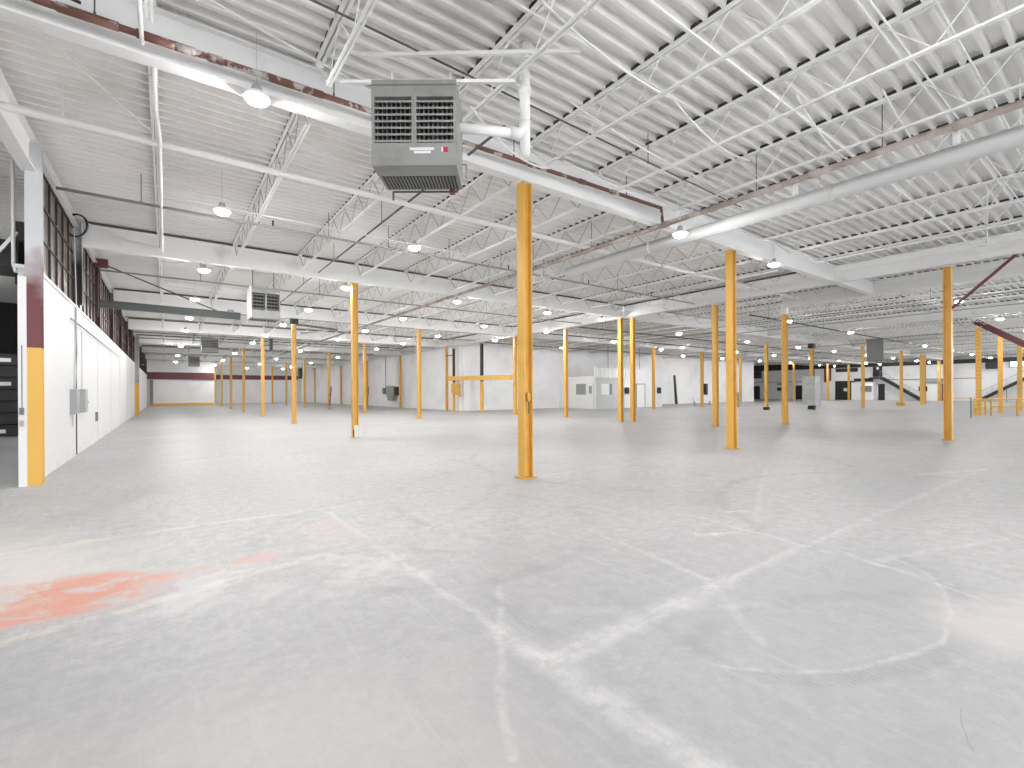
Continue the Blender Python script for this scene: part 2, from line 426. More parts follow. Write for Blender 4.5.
# long wall down the far side of the aisle hall
struct(MB().box(20.1, 20.4, 35.1, 87, 0, 6.3).build('wall_aisle', M['wall_smooth']))
struct(MB().box(20.4, 69, 34.8, 35.1, 0, 6.3).build('wall_middle', M['wall_smooth']))
struct(MB().box(68.7, 69, 35.1, 60, 0, 6.3).build('wall_corner', M['wall_far']))
struct(MB().box(XR, XR + .3, -14, 60, 0, 6.3).build('wall_right', M['wall_far']))
struct(MB().box(69, XR, 60, 60.3, 0, 6.3).build('wall_recess', M['wall_far']))
struct(MB().box(-16.3, -16, -14, 36, 0, 6.3).build('wall_annex', M['wall_smooth']))
struct(MB().box(-16, -2.3, 34, 34.3, 0, 6.3).build('wall_annex_back', M['charcoal']))
# maroon headers and yellow curb on end walls
tag(MB().box(-1.95, 5.3, 75.28, 75.5, 3.45, 4.35).build('wall_header', M['maroon']), 'maroon painted steel header across the white end wall, above the yellow curb', 'header')
tag(MB().box(5.35, 18.2, 86.8, 87, 3.8, 4.5).build('wall_header', M['maroon']), 'maroon header across the recessed far wall behind the yellow column rows', 'header')
tag(MB().box(-1.6, 5.2, 75.0, 75.45, 0, .36).build('floor_curb', M['yellow']), 'long yellow curb on the floor along the white end wall', 'curb')
# white pier at the end of the far wall
struct(MB().box(18.2, 20.1, 84, 87, 0, 6.3).build('wall_pier', M['room_white']))
# wall dust band at the top of the right wall
bd = MB().box(XR - .35, XR, 8, 55, 5.15, 6.18)
tag(bd.build('wall_girder', M['black']), 'black girder band running along the top of the far stair wall', 'girder')

# ------------------------------------------------------------------ girders
def wbeam(mb, p, q, w=.2, h=.6, t=.022):
    pr = [(-w/2, 0), (w/2, 0), (w/2, t), (.012, t), (.012, h - t), (w/2, h - t), (w/2, h), (-w/2, h), (-w/2, h - t), (-.012, h - t), (-.012, t), (-w/2, t)]
    return mb.prism(pr, p, q)
for i, y in enumerate(ROWS):
    if i == 0: lab = 'white steel cross girder overhead at the camera end of the hall'
    else: lab = ['white cross girder carrying the patchy rusty pipe over the nearest yellow column',
                 'white cross girder behind the near one, over the second column of the aisle row'][i - 1] if i < 3 else \
                 'white cross girder over the aisle hall, %s one back from the unit heater' % nth(i - 1)
    mb = wbeam(MB(), (WX, y, ZG), (19.65, y, ZG), .2, ZGT - ZG)
    g = thing('roof_girder', lab, 'girder', group='cross girders over the aisle hall')
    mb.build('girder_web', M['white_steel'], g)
    if i != 1: MB().box(WX + .1, 19.6, y - .03, y + .03, ZGT + .002, ZD - .004).build('shade_strip', M['gap_shade_brown'], g)  # dark strip painted as the shade between girder top and deck
    for x in (5.41, 12.39):
        if ROWS[0] < y and not (i == 2 and x > 10):
            MB().box(x - .13, x + .13, y - .13, y + .13, ZG - .02, ZG).build('cap_plate', M['white_steel'], g)
g = thing('edge_girder', 'white girder running back over the column line past the second yellow column', 'girder')
wbeam(MB(), (19.77, -13.9, ZG), (19.77, 86, ZG), .22, ZGT - ZG).build('girder_web', M['white_steel'], g)
MB().box(19.74, 19.8, 7.2, 85, ZGT + .002, ZD - .004).build('shade_strip', M['gap_shade_brown'], g)  # painted shade over the edge girder too
g = thing('short_girder', 'thick white girder ending on top of the yellow column with a white head', 'girder')
wbeam(MB(), (23.71, -13.9, ZG), (23.71, 10.6, ZG), .24, .62, .03).build('girder_web', M['white_pipe'], g)
wbeam(MB(), (19.9, 6.98, ZG + .02), (23.6, 6.98, ZG + .02), .2, .5).build('girder_stub', M['white_pipe'], g)
for i, y in enumerate((16.85, 26.71)):
    mb = wbeam(MB(), (19.9, y, ZG), (XR - .4, y, ZG), .2, ZGT - ZG)
    tag(mb.build('cross_girder', M['white_steel']), ['white cross girder over the wide hall, nearer of its two', 'white cross girder over the wide hall, farther of its two near the white rooms'][i], 'girder')
for i, x in enumerate((35.4, 43.2, 51.2, 59.5, 68.7)):
    mb = wbeam(MB(), (x, -13.9, ZG + .05), (x, 34.7, ZG + .05), .2, .5)
    tag(mb.build('hall_girder', M['white_steel']), 'long white girder over the wide hall, %s one toward the stair wall' % nth(i), 'girder', 'long girders over the wide hall')
g = thing('eave_girder', 'white eave girder along the block wall, meeting the near wall column', 'girder')
wbeam(MB(), (WX - .02, -13.9, 5.5), (WX - .02, 11.7, 5.5), .2, .6).build('girder_web', M['white_steel'], g)
wbeam(MB(), (WX - .02, 11.9, 5.95), (WX - .02, 75.4, 5.95), .2, .2).build('girder_flange', M['white_steel'], g)

# ------------------------------------------------------------------ joists
def joist_meshes(L, webm='white_steel'):
    e = .12
    top = MB().box(-.055, -.012, e * 0, L, ZD - .045, ZD - .005); top.box(.012, .055, 0, L, ZD - .045, ZD - .005)
    zb = 5.62
    bot = MB().box(-.036, -.009, .55, L - .55, zb, zb + .03); bot.box(.009, .036, .55, L - .55, zb, zb + .03)
    n = 2 * int((L - 1.1) / .9)
    st = (L - 1.1) / n; web = MB()
    y = .55; up = False
    web.bar((0, .05, ZD - .03), (0, .55, zb + .02), .02, .02)
    for k in range(n):
        a, b_ = (zb + .02, ZD - .03) if not up else (ZD - .03, zb + .02)
        web.bar((0, y, a), (0, y + st, b_), .012, .012); up = not up; y += st
    web.bar((0, y, zb + .02), (0, L - .05, ZD - .03), .02, .02)
    shade_strips = MB().box(-.052, -.046, .1, L - .1, ZD + .002, ZD + .05); shade_strips.box(.046, .052, .1, L - .1, ZD + .002, ZD + .05)  # dark strips painted as shade in the deck grooves above the chord
    seat = MB()
    for s0 in (0, L - .12): seat.box(-.05, .05, s0, s0 + .12, ZGT, ZD - .045)
    return [('top_chord', top.mesh('top_chord', M['white_steel'])), ('bottom_chord', bot.mesh('bottom_chord', M['white_steel'])),
            ('web_bar', web.mesh('web_bar', M[webm])), ('shade_strip', shade_strips.mesh('shade_strip', M['charcoal'])), ('joist_seat', seat.mesh('joist_seat', M['white_steel']))]
jm = {}
def joist(x, y, L, label, group):
    key = (round(L, 2), y > 5)
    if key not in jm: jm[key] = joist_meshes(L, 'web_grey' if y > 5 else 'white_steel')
    t = thing('roof_joist', label, 'joist', (x, y, 0), 0, group)
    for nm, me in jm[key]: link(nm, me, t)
BAYN = ['nearer than the rusty pipe', 'just behind the rusty pipe'] + \
       ['%s bay behind the rusty pipe' % nth(i - 1) for i in range(2, 9)]
for b_ in range(9):
    y0, y1 = ROWS[b_], ROWS[b_ + 1]
    for n, k in enumerate(range(-3, 8)):
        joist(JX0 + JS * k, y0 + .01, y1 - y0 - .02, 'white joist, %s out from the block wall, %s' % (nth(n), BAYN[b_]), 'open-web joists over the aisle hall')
B2 = [(-2.88, 6.98, 'nearest the camera'), (6.98, 16.85, 'in second bay back'), (16.85, 26.71, 'in the third bay back'), (26.71, 34.75, 'next to the white rooms')]
for y0, y1, txt in B2:
    for n in range(36):
        x = JX0 + JS * (8 + n)
        if min(abs(x - q) for q in (23.71, 35.4, 43.2, 51.2, 59.5, 68.7)) < .16: x += .3
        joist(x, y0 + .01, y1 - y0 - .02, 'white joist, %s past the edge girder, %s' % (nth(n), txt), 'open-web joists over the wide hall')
# annex joists seen through the opening
for n in range(4):
    joist(-4.2 - 1.865 * n, 2.1, 9.84, 'cream open-web joist in the dim annex, %s in from its opening' % nth(n), 'annex joists')
for n in range(4):
    joist(-4.2 - 1.865 * n, 12.0, 9.84, 'cream joist deep in the annex ceiling, %s in from the block wall' % nth(n), 'annex joists')

# bridging rods between joists
def rod(name, pts, r, mat, label, cat, n=6, group=None):
    return tag(MB().tube(pts, r, n).build(name, mat, smooth=True), label, cat, group)
for i, y in enumerate((1.52, 1.97, 2.06, 4.4, 10.3, 13.6, 20.1, 23.4)):
    rod('bridging_rod', [(-.1, y, 6.12), (19.6, y, 6.12)], .014, M['white_steel'], 'thin white bridging rod crossing the joists just under the deck, %s from the camera' % nth(i), 'rod', 6, 'bridging rods')
for i, y in enumerate((3.1, 12.0, 22)):
    rod('bridging_rod', [(-.1, y, 5.64), (19.6, y, 5.64)], .013, M['white_steel'], 'thin white rod tying the joists along their bottom chords, %s from the camera' % nth(i), 'rod', 6, 'lower bridging rods')

# ------------------------------------------------------------------ pipes
def pipe(name, pts, r, mat, label, cat='pipe', hangers=(), sleeves=(), n=10, hm=None, couplings=()):
    t = thing(name, label, cat)
    MB().tube(pts, r, n).build('pipe_run', mat, t, smooth=True)
    for (x, y, z) in hangers:
        mb = MB().tube([(x, y, z), (x, y, ZD + .02)], .008, 5); mb.tube([(x, y - .001, z), (x, y, z + r + .02)], .014, 5)
        mb.build('hanger_rod', hm or mat, t)
    for p, q in sleeves:
        MB().tube([p, q], r * 1.35, n).build('pipe_sleeve', M['white_pipe'], t, smooth=True)
    for p, q in couplings:
        MB().tube([p, q], r * 1.3, n).build('pipe_coupling', mat, t, smooth=True)
    return t
pipe('white_pipe', [(-9, 9.5, 5.60), (23.4, 9.5, 5.70)], .058, M['white_pipe'], 'long white pipe crossing the hall behind the unit heater', hangers=[(x, 9.5, 5.68) for x in (-1.2, 2.6, 6.4, 10.6, 14.4, 18)], hm=M['white_steel'])
t = pipe('sprinkler_pipe', [(-1.7, 12.6, 5.6), (19.6, 12.6, 5.6)], .03, M['grey_pipe'], 'grey sprinkler pipe nearest the camera, crossing from the block wall', hangers=[(x, 12.6, 5.6) for x in (-.4, 1.8, 3.4, 5.0, 6.9, 8.8, 10.6, 12.5, 14.4, 16.2, 18)], hm=M['dark_pipe'])
for x in (1.8, 5.6, 8.8, 12.5, 16.2): MB().tube([(x + .3, 12.6, 5.6), (x + .3, 12.6, 5.76)], .022, 6).build('sprinkler_head', M['black'], t)
for i, (y, z) in enumerate(((19.9, 5.55), (27.2, 5.55), (31.6, 5.6), (38.5, 5.55), (43, 5.6), (50, 5.55), (60, 5.6), (70, 5.6))):
    pipe('sprinkler_pipe', [(-1.7, y, z), (19.6, y, z)], .028, M['grey_pipe'], 'thin grey sprinkler pipe across the aisle hall, %s one back' % nth(i + 1), hangers=[(x, y, z) for x in (1, 5, 9, 13, 17)], hm=M['dark_pipe'])
for i, (y, x0, x1) in enumerate(((12.3, 24, 80), (20.5, 20, 86), (24, 20, 86), (31, 20, 86))):
    pipe('sprinkler_pipe', [(x0, y, 5.45), (x1, y, 5.45)], .035, M['dark_pipe'], 'dark pipe run across the wide hall, %s from the camera' % nth(i), hangers=[(x, y, 5.45) for x in range(int(x0) + 2, int(x1), 7)], hm=M['dark_pipe'])
for i, x in enumerate((27.5, 31.5, 47.3, 55.5, 64)):
    pipe('branch_pipe', [(x, -2, 5.5), (x, 34.5, 5.5)], .025, M['grey_pipe'], 'thin grey branch pipe running back over the wide hall, %s past the short girder' % nth(i), hangers=[(x, y, 5.5) for y in range(2, 34, 4)], hm=M['dark_pipe'])

# patchy brown and white pipe laid along the near girder
t = pipe('rusty_pipe', [(-3.2, 6.74, 5.58), (0, 6.74, 5.64), (9.2, 6.74, 5.80), (9.26, 6.74, 5.42)], .038, M['rust_pipe'], 'patchy rust and white pipe along the near girder behind the unit heater',
         hangers=[(x, 6.74, 5.66 + x * .017) for x in (-.6, 1.9, 5.0, 8.0)], hm=M['dark_pipe'],
         couplings=[((x, 6.74, 5.64 + x * .0174), (x + w, 6.74, 5.64 + (x + w) * .0174)) for x, w in ((-.9, .5), (-.25, .35), (.1, .2), (.42, .16), (1.0, .75), (5.3, .18), (6.6, .16), (7.5, .2))])
MB().tube([(-3.2, 6.66, 5.72), (-1.2, 6.66, 5.76), (-.7, 6.66, 5.70)], .016, 6).build('cable_run', M['black'], t)
pipe('brown_pipe', [(9.26, -6, 5.42), (9.26, 60, 5.42)], .055, M['pink_pipe'], 'long brown pipe running back through the hall under the deck',
     hangers=[(9.26, y, 5.42) for y in (.9, 2.6, 4.6, 9.0, 11.5, 14, 18, 22, 28)], hm=M['dark_pipe'],
     couplings=[((9.26, y, 5.42), (9.26, y + .16, 5.42)) for y in (1.6, 3.5, 5.4, 6.6, 11, 17)])
# large white duct pipe hung below the girders
t = thing('white_duct', 'large smooth white round duct hung beneath the near girder', 'duct')
MB().tube([(10.22, -8, 5.345), (10.22, 11.0, 5.345)], .148, 20).build('duct_run', M['duct'], t, smooth=True)
for y in (1.9, 4.3): MB().tube([(10.22, y, 5.42), (10.22, y, 5.85)], .05, 10).build('duct_stub', M['white_pipe'], t, smooth=True)
for y in (1.2, 6.6, 10.4): MB().tube([(10.22, y, 5.4), (10.22, y, ZD)], .01, 6).build('hanger_rod', M['white_steel'], t)
for y in (-.5, 3.6, 7.8, 12): MB().tube([(10.22, y, 5.345), (10.22, y + .07, 5.345)], .155, 20).build('duct_band', M['duct'], t, smooth=True)
pipe('conduit', [(4.2, 5.9, 5.66), (4.2, 24, 5.70)], .022, M['dark_pipe'], 'straight dark conduit running back from beneath the unit heater', 'conduit', hangers=[(4.2, y, 5.68) for y in (8.6, 11, 15, 19)])
pipe('conduit', [(-.5, 5.4, 5.9), (10.2, 5.4, 5.62)], .014, M['dark_pipe'], 'thin dark conduit sagging across in front of the unit heater', 'conduit', hangers=[(7.0, 5.4, 5.68)])
pipe('conduit', [(10.38, -5, 5.54), (10.38, 6.7, 5.54)], .012, M['dark_pipe'], 'thin dark conduit laid above the large white duct', 'conduit')
pipe('conduit', [(-1.83, 15.4, 3.42), (-1.83, 30, 3.42)], .02, M['grey_pipe'], 'thin grey conduit along the top of the white block wall', 'conduit')
pipe('conduit', [(-.1, 7.1, 5.6), (-.1, 8.2, 5.55), (-.06, 9.2, 5.6), (-.06, 12, 5.6), (-.06, 16.6, 5.6)], .028, M['white_pipe'], 'white conduit bending along the first joist past the near girder', 'conduit')
pipe('conduit', [(-.2, -1, 5.58), (-.2, 6.8, 5.58)], .022, M['white_pipe'], 'white conduit strapped beside the first joist before the near girder', 'conduit')
# slack white cables looping through the joists
def sag(p, q, d, n=14):
    p, q = Vector(p), Vector(q)
    return [p.lerp(q, i / n) - Vector((0, 0, d * 4 * (i / n) * (1 - i / n))) for i in range(n + 1)]
CAB = [((3.3, 3.95, 5.85), (5.75, 4.0, 5.68), .10, 'white cable looping from the flue pipe toward the second column'),
       ((5.75, 4.0, 5.68), (8.4, 4.3, 5.70), .16, 'white cable sagging between joists above the nearest yellow column'),
       ((7.2, 3.0, 5.75), (9.9, 3.3, 5.75), .14, 'slack white cable drooping toward the long brown pipe'),
       ((8.2, 2.3, 5.85), (11.8, 2.5, 5.85), .12, 'white cable crossing over the large round duct'),
       ((3.3, 5.4, 5.4), (5.6, 6.4, 5.6), .22, 'white cable hanging beside the unit heater above the near column'),
       ((-1.0, 5.9, 6.1), (2.2, 6.7, 6.0), .05, 'thin white cable over the rusty pipe by the block wall end'),
       ((5.8, 6.3, 5.75), (10.1, 6.4, 5.75), .12, 'white cable draped along the near girder beyond the nearest column'),
       ((4.6, 5.0, 5.8), (8.8, 5.2, 5.7), .10, 'white cable strung across above the near girder and nearest column'),
       ((14.5, 2.2, 6.05), (19.6, 3.0, 5.9), .3, 'white cable swooping to the column at the edge girder'),
       ((12.9, 1.4, 6.1), (19.6, 3.6, 6.0), .12, 'white cable stretched straight above the swooping one'),
       ((-1.2, 8.2, 6.1), (.2, 10.4, 5.9), .02, 'white cord slanting down to the long white pipe')]
for p, q, d, lab in CAB:
    rod('hanging_cable', sag(p, q, d), .016, M['white_pipe'], lab, 'cable', 6)

# ------------------------------------------------------------------ columns
def wsec(mb, w, d, h, t=.016, rot=False, z0=0):
    tw = .012
    def bx(x0, x1, y0, y1):
        if rot: x0, x1, y0, y1 = y0, y1, x0, x1
        mb.box(x0, x1, y0, y1, z0, h)
    bx(-d/2, -d/2 + t, -w/2, w/2); bx(d/2 - t, d/2, -w/2, w/2); bx(-d/2 + t, d/2 - t, -tw/2, tw/2)
    return mb
cmesh = {}
def column(x, y, label, mat='yellow', h=ZG, w=.2, d=.2, rot=False, plate=True, extra=None, group='yellow steel columns'):
    k = (mat, h, w, d, rot)
    if k not in cmesh:
        cmesh[k] = (wsec(MB(), w, d, h - .025, rot=rot, z0=.02).mesh('shaft', M[mat]),
                    MB().box(-w * .75, w * .75, -d * .75, d * .75, 0, .02).mesh('base_plate', M['yellow_dark' if 'yellow' in mat else mat]),
                    MB().box(-w * .6, w * .6, -d * .6, d * .6, h - .025, h - .002).mesh('cap_plate', M['white_steel']))
    t = thing('steel_column', label, 'column', (x, y, 0), 0, group)
    link('shaft', cmesh[k][0], t); link('base_plate', cmesh[k][1], t); link('cap_plate', cmesh[k][2], t)
    return t
R1 = [5.41 for _ in ROWS]
labs = ['tall yellow steel column nearest the camera, below the near girder', 'yellow steel column behind the nearest one, with a chipped bare foot',
        'yellow column, third in the aisle row, with a bracket arm at its head', 'yellow column, fourth in the row along the aisle',
        'yellow column, fifth in the row along the aisle', 'yellow column, sixth in the row along the aisle',
        'slim far yellow column, seventh in the aisle row', 'slim far yellow column standing at the end of the yellow curb', 'farthest small yellow column of the aisle row']
cols1 = [column(5.41, ROW0 + BAY * j, labs[j]) for j in range(9)]
labs = {0: 'tall yellow column under the crossing girders, with a grey tag box', 2: 'yellow column standing free before the white aisle wall',
        3: 'yellow column behind the free-standing one, second of its row in view', 4: 'small far yellow column with a brown box strapped low', 5: 'small far yellow column, fourth of the middle aisle row',
        6: 'tiny far yellow column, fifth of the middle aisle row', 7: 'tiny yellow column at the far wall, last of the middle row'}
cols2 = {j: column(12.5 if j else 12.62, ROW0 + BAY * j, labs[j]) for j in labs}
L3 = [(20.02, 3.95, 'tall yellow column with a maroon knee brace beside it', 'f'), (20.05, 11.84, 'yellow column left of the crossing-girder column, slimmer of the two', 0),
      (19.55, 16.93, 'yellow column, taller of the close pair before the white rooms', 0), (20.02, 16.5, 'yellow column, shorter of the close pair before the white rooms', 0),
      (20.1, 21.8, 'yellow column left of the windowed white panel', 0), (19.8, 26.71, 'yellow column at the end of the horizontal yellow rail', 0),
      (19.3, 35.8, 'yellow column at the wall end of the horizontal yellow rail', 0), (19.8, 46.9, 'small yellow column beside the grey hopper on the aisle wall', 0),
      (19.8, 57, 'small yellow column close against the aisle wall, past the hopper', 0), (19.9, 68, 'distant yellow column against the aisle wall before its end', 0),
      (18.6, 77, 'distant yellow column by the white pier', 0)]
for x, y, lab, fl in L3: column(x, y, lab, rot=(fl == 'f'))
L4 = [(23.71, 10.49, 'bright yellow column with a white head under the short girder', .2, .2, 0), (35.35, 26.8, 'yellow column standing before the white room end', .2, .2, 0),
      (42.8, 26.7, 'yellow column with a dark box, between the slim recess wall slot and the crossing column', .22, .22, 0),
      (53.1, 28.3, 'slim yellow column just behind the crossing-girder column', .2, .2, 0), (39.5, 18.9, 'orange yellow column with a black foot', .22, .22, 0),
      (76.7, 34.2, 'thin far yellow column before the black doorways', .2, .3, 0), (69.6, 29.6, 'thin bright yellow column left of the wrapped one', .2, .2, 0),
      (43.74, 17.22, 'yellow column wrapped in grey sheeting', .22, .22, 0), (81.0, 29.67, 'thin far yellow column left of the dark double door', .24, .24, 0),
      (86.0, 28.6, 'thin far yellow column in front of the dark double door', .24, .24, 0), (50.43, 15.68, 'yellow column before the small white office', .22, .22, 0),
      (59.52, 15.26, 'yellow column standing in front of the descending stair', .22, .22, 0), (68.47, 15.63, 'wide yellow column at the foot of the descending stair', .45, .45, 0),
      (86.0, 17.9, 'brown yellow far column beside the white door panel', .3, .3, 0), (41.2, 6.69, 'laced yellow column with rungs, beside the guard rails', .22, .3, 1),
      (46.0, 6.4, 'yellow column behind the guard rails, next to the laced one', .22, .22, 0), (52.49, 6.27, 'yellow column beyond the guard rails by the second stair', .25, .25, 0)]
col4 = {}
for x, y, lab, w, d, laced in L4:
    t = column(x, y, lab, w=w, d=d, mat='yellow_dark' if x in (86.0, 39.5, 76.7) else 'yellow')
    col4[(x, y)] = t
    if laced:
        for k in range(22): MB().box(-.17, -.12, -.13, .13, .35 + k * .235, .40 + k * .235).build('batten_plate', M['yellow_dark'], t)
# accessories which belong to their columns
t = cols2[0]; MB().box(.10, .17, -.16, .0, 1.15, 1.55).build('tag_box', M['grey_pipe'], t); MB().tube([(.13, -.08, 1.15), (.13, -.08, 1.0)], .015, 6).build('tag_conduit', M['grey_pipe'], t)
t = cols1[0]; MB().box(-.03, .03, -.115, -.07, 1.42, 1.58).build('switch_plate', M['yellow_dark'], t)
MB().tube([(.0, -.09, 1.45), (.015, -.10, 1.3), (-.005, -.09, 1.2)], .009, 5).build('cable_end', M['dark_pipe'], t)
t = cols1[1]; MB().box(-.06, .09, -.106, -.096, 0.02, .45).build('bare_patch', M['label_white'], t)
MB().box(-.1, -.06, -.106, -.096, .02, .3).build('black_patch', M['black'], t)
t = cols1[2]
mb = MB().bar((.1, 0, 5.2), (2.2, -.1, 5.05), .08, .1); mb.bar((2.2, -.1, 5.05), (.9, 2.6, 5.05), .06, .08)
mb.build('bracket_arm', M['dark_pipe'], t); MB().box(-.16, .2, -.14, .14, 5.2, 5.48).build('bracket_head', M['charcoal'], t)
t = cols2[4]; MB().box(-.05, .25, -.2, .2, .0, .35).build('strapped_box', M['box_grey'], t); MB().bar((0, -.1, .3), (.15, -.12, 2.2), .16, .1).build('brown_board', M['rust_pipe'], t)
t = cols1[3]; MB().box(.45, .62, -.15, .15, 4.6, 5.4).build('head_plate', M['charcoal'], t); MB().bar((.1, 0, 4.9), (.5, 0, 4.9), .05, .05).build('head_arm', M['charcoal'], t)
t = col4[(23.71, 10.49)]; MB().box(-.125, .125, -.125, .125, 5.2, 5.5).build('white_head', M['white_pipe'], t)
t = col4[(43.74, 17.22)]
mb = MB()
ring = [(-.6, -.5), (.1, -.62), (.6, -.45), (.62, .45), (-.1, .55), (-.6, .5)]
for k in range(6):
    a, b_ = ring[k], ring[(k + 1) % 6]
    mb.add([(a[0], a[1], .35), (b_[0], b_[1], .35), (b_[0] * .9, b_[1] * .95, 2.75), (a[0] * .95, a[1] * .95, 2.75)], [(0, 1, 2, 3)])
mb.add([(x * .95, y * .95, 2.75) for x, y in ring], [tuple(range(6))]); mb.add([(x, y, .35) for x, y in ring], [tuple(range(6))[::-1]])
mb.build('grey_sheeting', M['wrap'], t)
MB().box(-.22, .22, -.22, .22, 0, .3).build('black_foot', M['black'], t); MB().box(-.2, .3, -.2, .2, 5.1, 5.5).build('black_head', M['black'], t)
t = col4[(39.5, 18.9)]; MB().box(-.18, .18, -.18, .18, 0.02, .25).build('black_foot', M['black'], t)
t = col4[(42.8, 26.7)]; MB().box(.2, .55, -.3, .3, 1.2, 2.3).build('dark_box', M['black'], t); MB().tube([(.25, 0, 2.3), (.25, 0, 5.4)], .05, 6).build('red_pipe', M['maroon'], t)
t = col4[(59.52, 15.26)]; MB().box(-.5, .2, -.3, .3, .02, .35).build('foot_guard', M['yellow_dark'], t)
t = col4[(68.47, 15.63)]
for s in (-.36, .24): MB().box(-.1, .1, s, s + .12, 1.4, 1.95).build('side_bracket', M['black'], t)

# wall column beside the annex opening, and the painted wall columns
t = thing('wall_column', 'thick wall column with yellow foot, maroon middle and grey top at the block wall end', 'column', (WX + .035, 11.74, 0))
wsec(MB(), .2, .2, 6.0, .02, rot=True, z0=.015).build('shaft', M['band_near'], t)
MB().box(-.105, .105, -.112, -.10, .0, 6.0).build('face_plate', M['band_near'], t)
t = thing('wall_column', 'black steel column with sprayed grey top rising above the block wall', 'column', (WX + .04, 16.6, 3.92))
wsec(MB(), .22, .24, 6.1 - 3.92, .02).build('shaft', M['band_black'], t)
for k in range(1, 12):
    y = 16.75 + 4.93 * k
    t = thing('wall_column', 'maroon steel mullion post between clerestory windows, %s one along the block wall' % nth(k), 'column', (WX - .02, y, 3.92), 0, 'mullion posts above the block wall')
    wsec(MB(), .2, .22, 6.1 - 3.92, .02).build('shaft', M['band_mull'], t)
    if k in (1, 2, 3, 4, 5):
        MB().box(.02, .1, .35, .42, 0, 1.7 + .2 * (k % 2)).build('side_post', M['maroon'], t)
t = thing('wall_column', 'grey column with yellow foot standing against the block wall far down the aisle', 'column', (WX + .16, 45.3, 0))
wsec(MB(), .26, .26, 6.05, .02).build('shaft', M['band_wall'], t)
t = thing('corner_column', 'grey mottled column in the far corner beside the maroon header', 'column', (-1.45, 75.1, 0))
wsec(MB(), .3, .3, 3.4, .03).build('shaft', M['galv'], t)
# black door posts with yellow feet, rail and gusset
t1 = column(19.6, 35.1, 'black post with a yellow foot, beside the wall-end yellow column', 'band_post', w=.16, d=.16, h=5.3, group='black and yellow door posts')
MB().bar((-.3, .7, 4.7), (0, 0, 4.7), .06, .06).build('top_tie', M['black'], t1)
t1 = column(20.35, 31.9, 'black post with a yellow foot, midway along the horizontal yellow rail', 'band_post', w=.2, d=.2, h=5.5, group='black and yellow door posts')
t = thing('guard_beam', 'horizontal yellow rail joining columns before the white wall corner', 'rail')
MB().bar((19.4, 35.7, 2.75), (19.6, 26.8, 2.62), .14, .36).build('rail_bar', M['yellow'], t)
MB().add([(19.4, 35.2, 2.3), (19.45, 33.9, 2.3), (19.45, 33.9, 1.2), (19.4, 35.2, 1.6), (19.5, 35.2, 2.3), (19.55, 33.9, 2.3), (19.55, 33.9, 1.2), (19.5, 35.2, 1.6)],
         [(0, 1, 2, 3), (7, 6, 5, 4), (0, 4, 5, 1), (1, 5, 6, 2), (2, 6, 7, 3), (3, 7, 4, 0)]).build('gusset_plate', M['yellow_dark'], t)

# maroon braces
tag(MB().bar((20.0, 3.85, 4.15), (20.0, 2.1, 5.85), .05, .08).build('knee_brace', M['maroon']), 'maroon knee brace slanting from the tall edge column up to the roof', 'brace')
t = thing('diagonal_brace', 'heavy maroon diagonal beam sloping down beyond the laced column', 'brace')
mb = MB(); wbeam(mb, (41.2, 6.95, 5.75), (41.2, 2.6, 2.4), .22, .34, .05); mb.build('brace_beam', M['maroon'], t)
column(41.2, 2.2, 'yellow column carrying the heavy maroon diagonal beam', w=.3, d=.3)

# ------------------------------------------------------------------ jib crane
t = thing('jib_crane', 'dark grey jib crane arm reaching out from the top of the block wall', 'crane')
wbeam(MB(), (WX + .12, 21.1, 4.52), (2.32, 20.8, 4.42), .12, .26, .03).build('arm_beam', M['jib_grey'], t)
MB().tube([(WX + .1, 20.9, 6.0), (1.55, 20.85, 4.7)], .022, 8).build('tie_rod', M['dark_pipe'], t)
MB().box(WX + .0, WX + .09, 21.0, 21.12, 4.2, 6.05).build('mast_post', M['frame_dark'], t)
MB().box(1.9, 2.1, 20.7, 20.95, 4.66, 4.76).build('trolley_stop', M['steel_grey'], t)
MB().box(WX, WX + .35, 20.75, 21.05, 5.85, 6.1).build('tie_bracket', M['maroon'], t)
# coil of cable on the black column
t = thing('cable_coil', 'round loop of black cable hung atop the black wall column', 'cable', (WX + .10, 15.9, 5.80))
mb = MB(); cir = lambda r, o=0: [(o + .03 * math.sin(3 * a), r * math.cos(a), r * math.sin(a)) for a in [2 * PI * i / 28 for i in range(29)]]
u = Vector((.807, -.59, 0))
mb.tube([u * (.29 * math.cos(a)) + Vector((0, 0, .28 * math.sin(a))) for a in [2 * PI * i / 30 for i in range(31)]], .018, 7)
mb.tube([u * (.27 * math.cos(a)) + Vector((.03, .03, .27 * math.sin(a) + .01)) for a in [2 * PI * i / 30 for i in range(31)]], .014, 7)
mb.build('cable_loop', M['black'], t, smooth=True)
MB().tube([(0, -.2, -.15), (.02, -.25, -.8), (.05, -.35, -1.9), (.06, -.4, -2.5), (.08, -.5, -3.2), (.05, -.55, -4.1)], .011, 5).build('cable_tail', M['box_light'], t, smooth=True)
rod('hanging_cable', sag((-1.75, 16.3, 6.05), (.6, 17.0, 5.75), .1), .014, M['white_steel'], 'pale cable from the wall coil out to the first joist', 'cable')

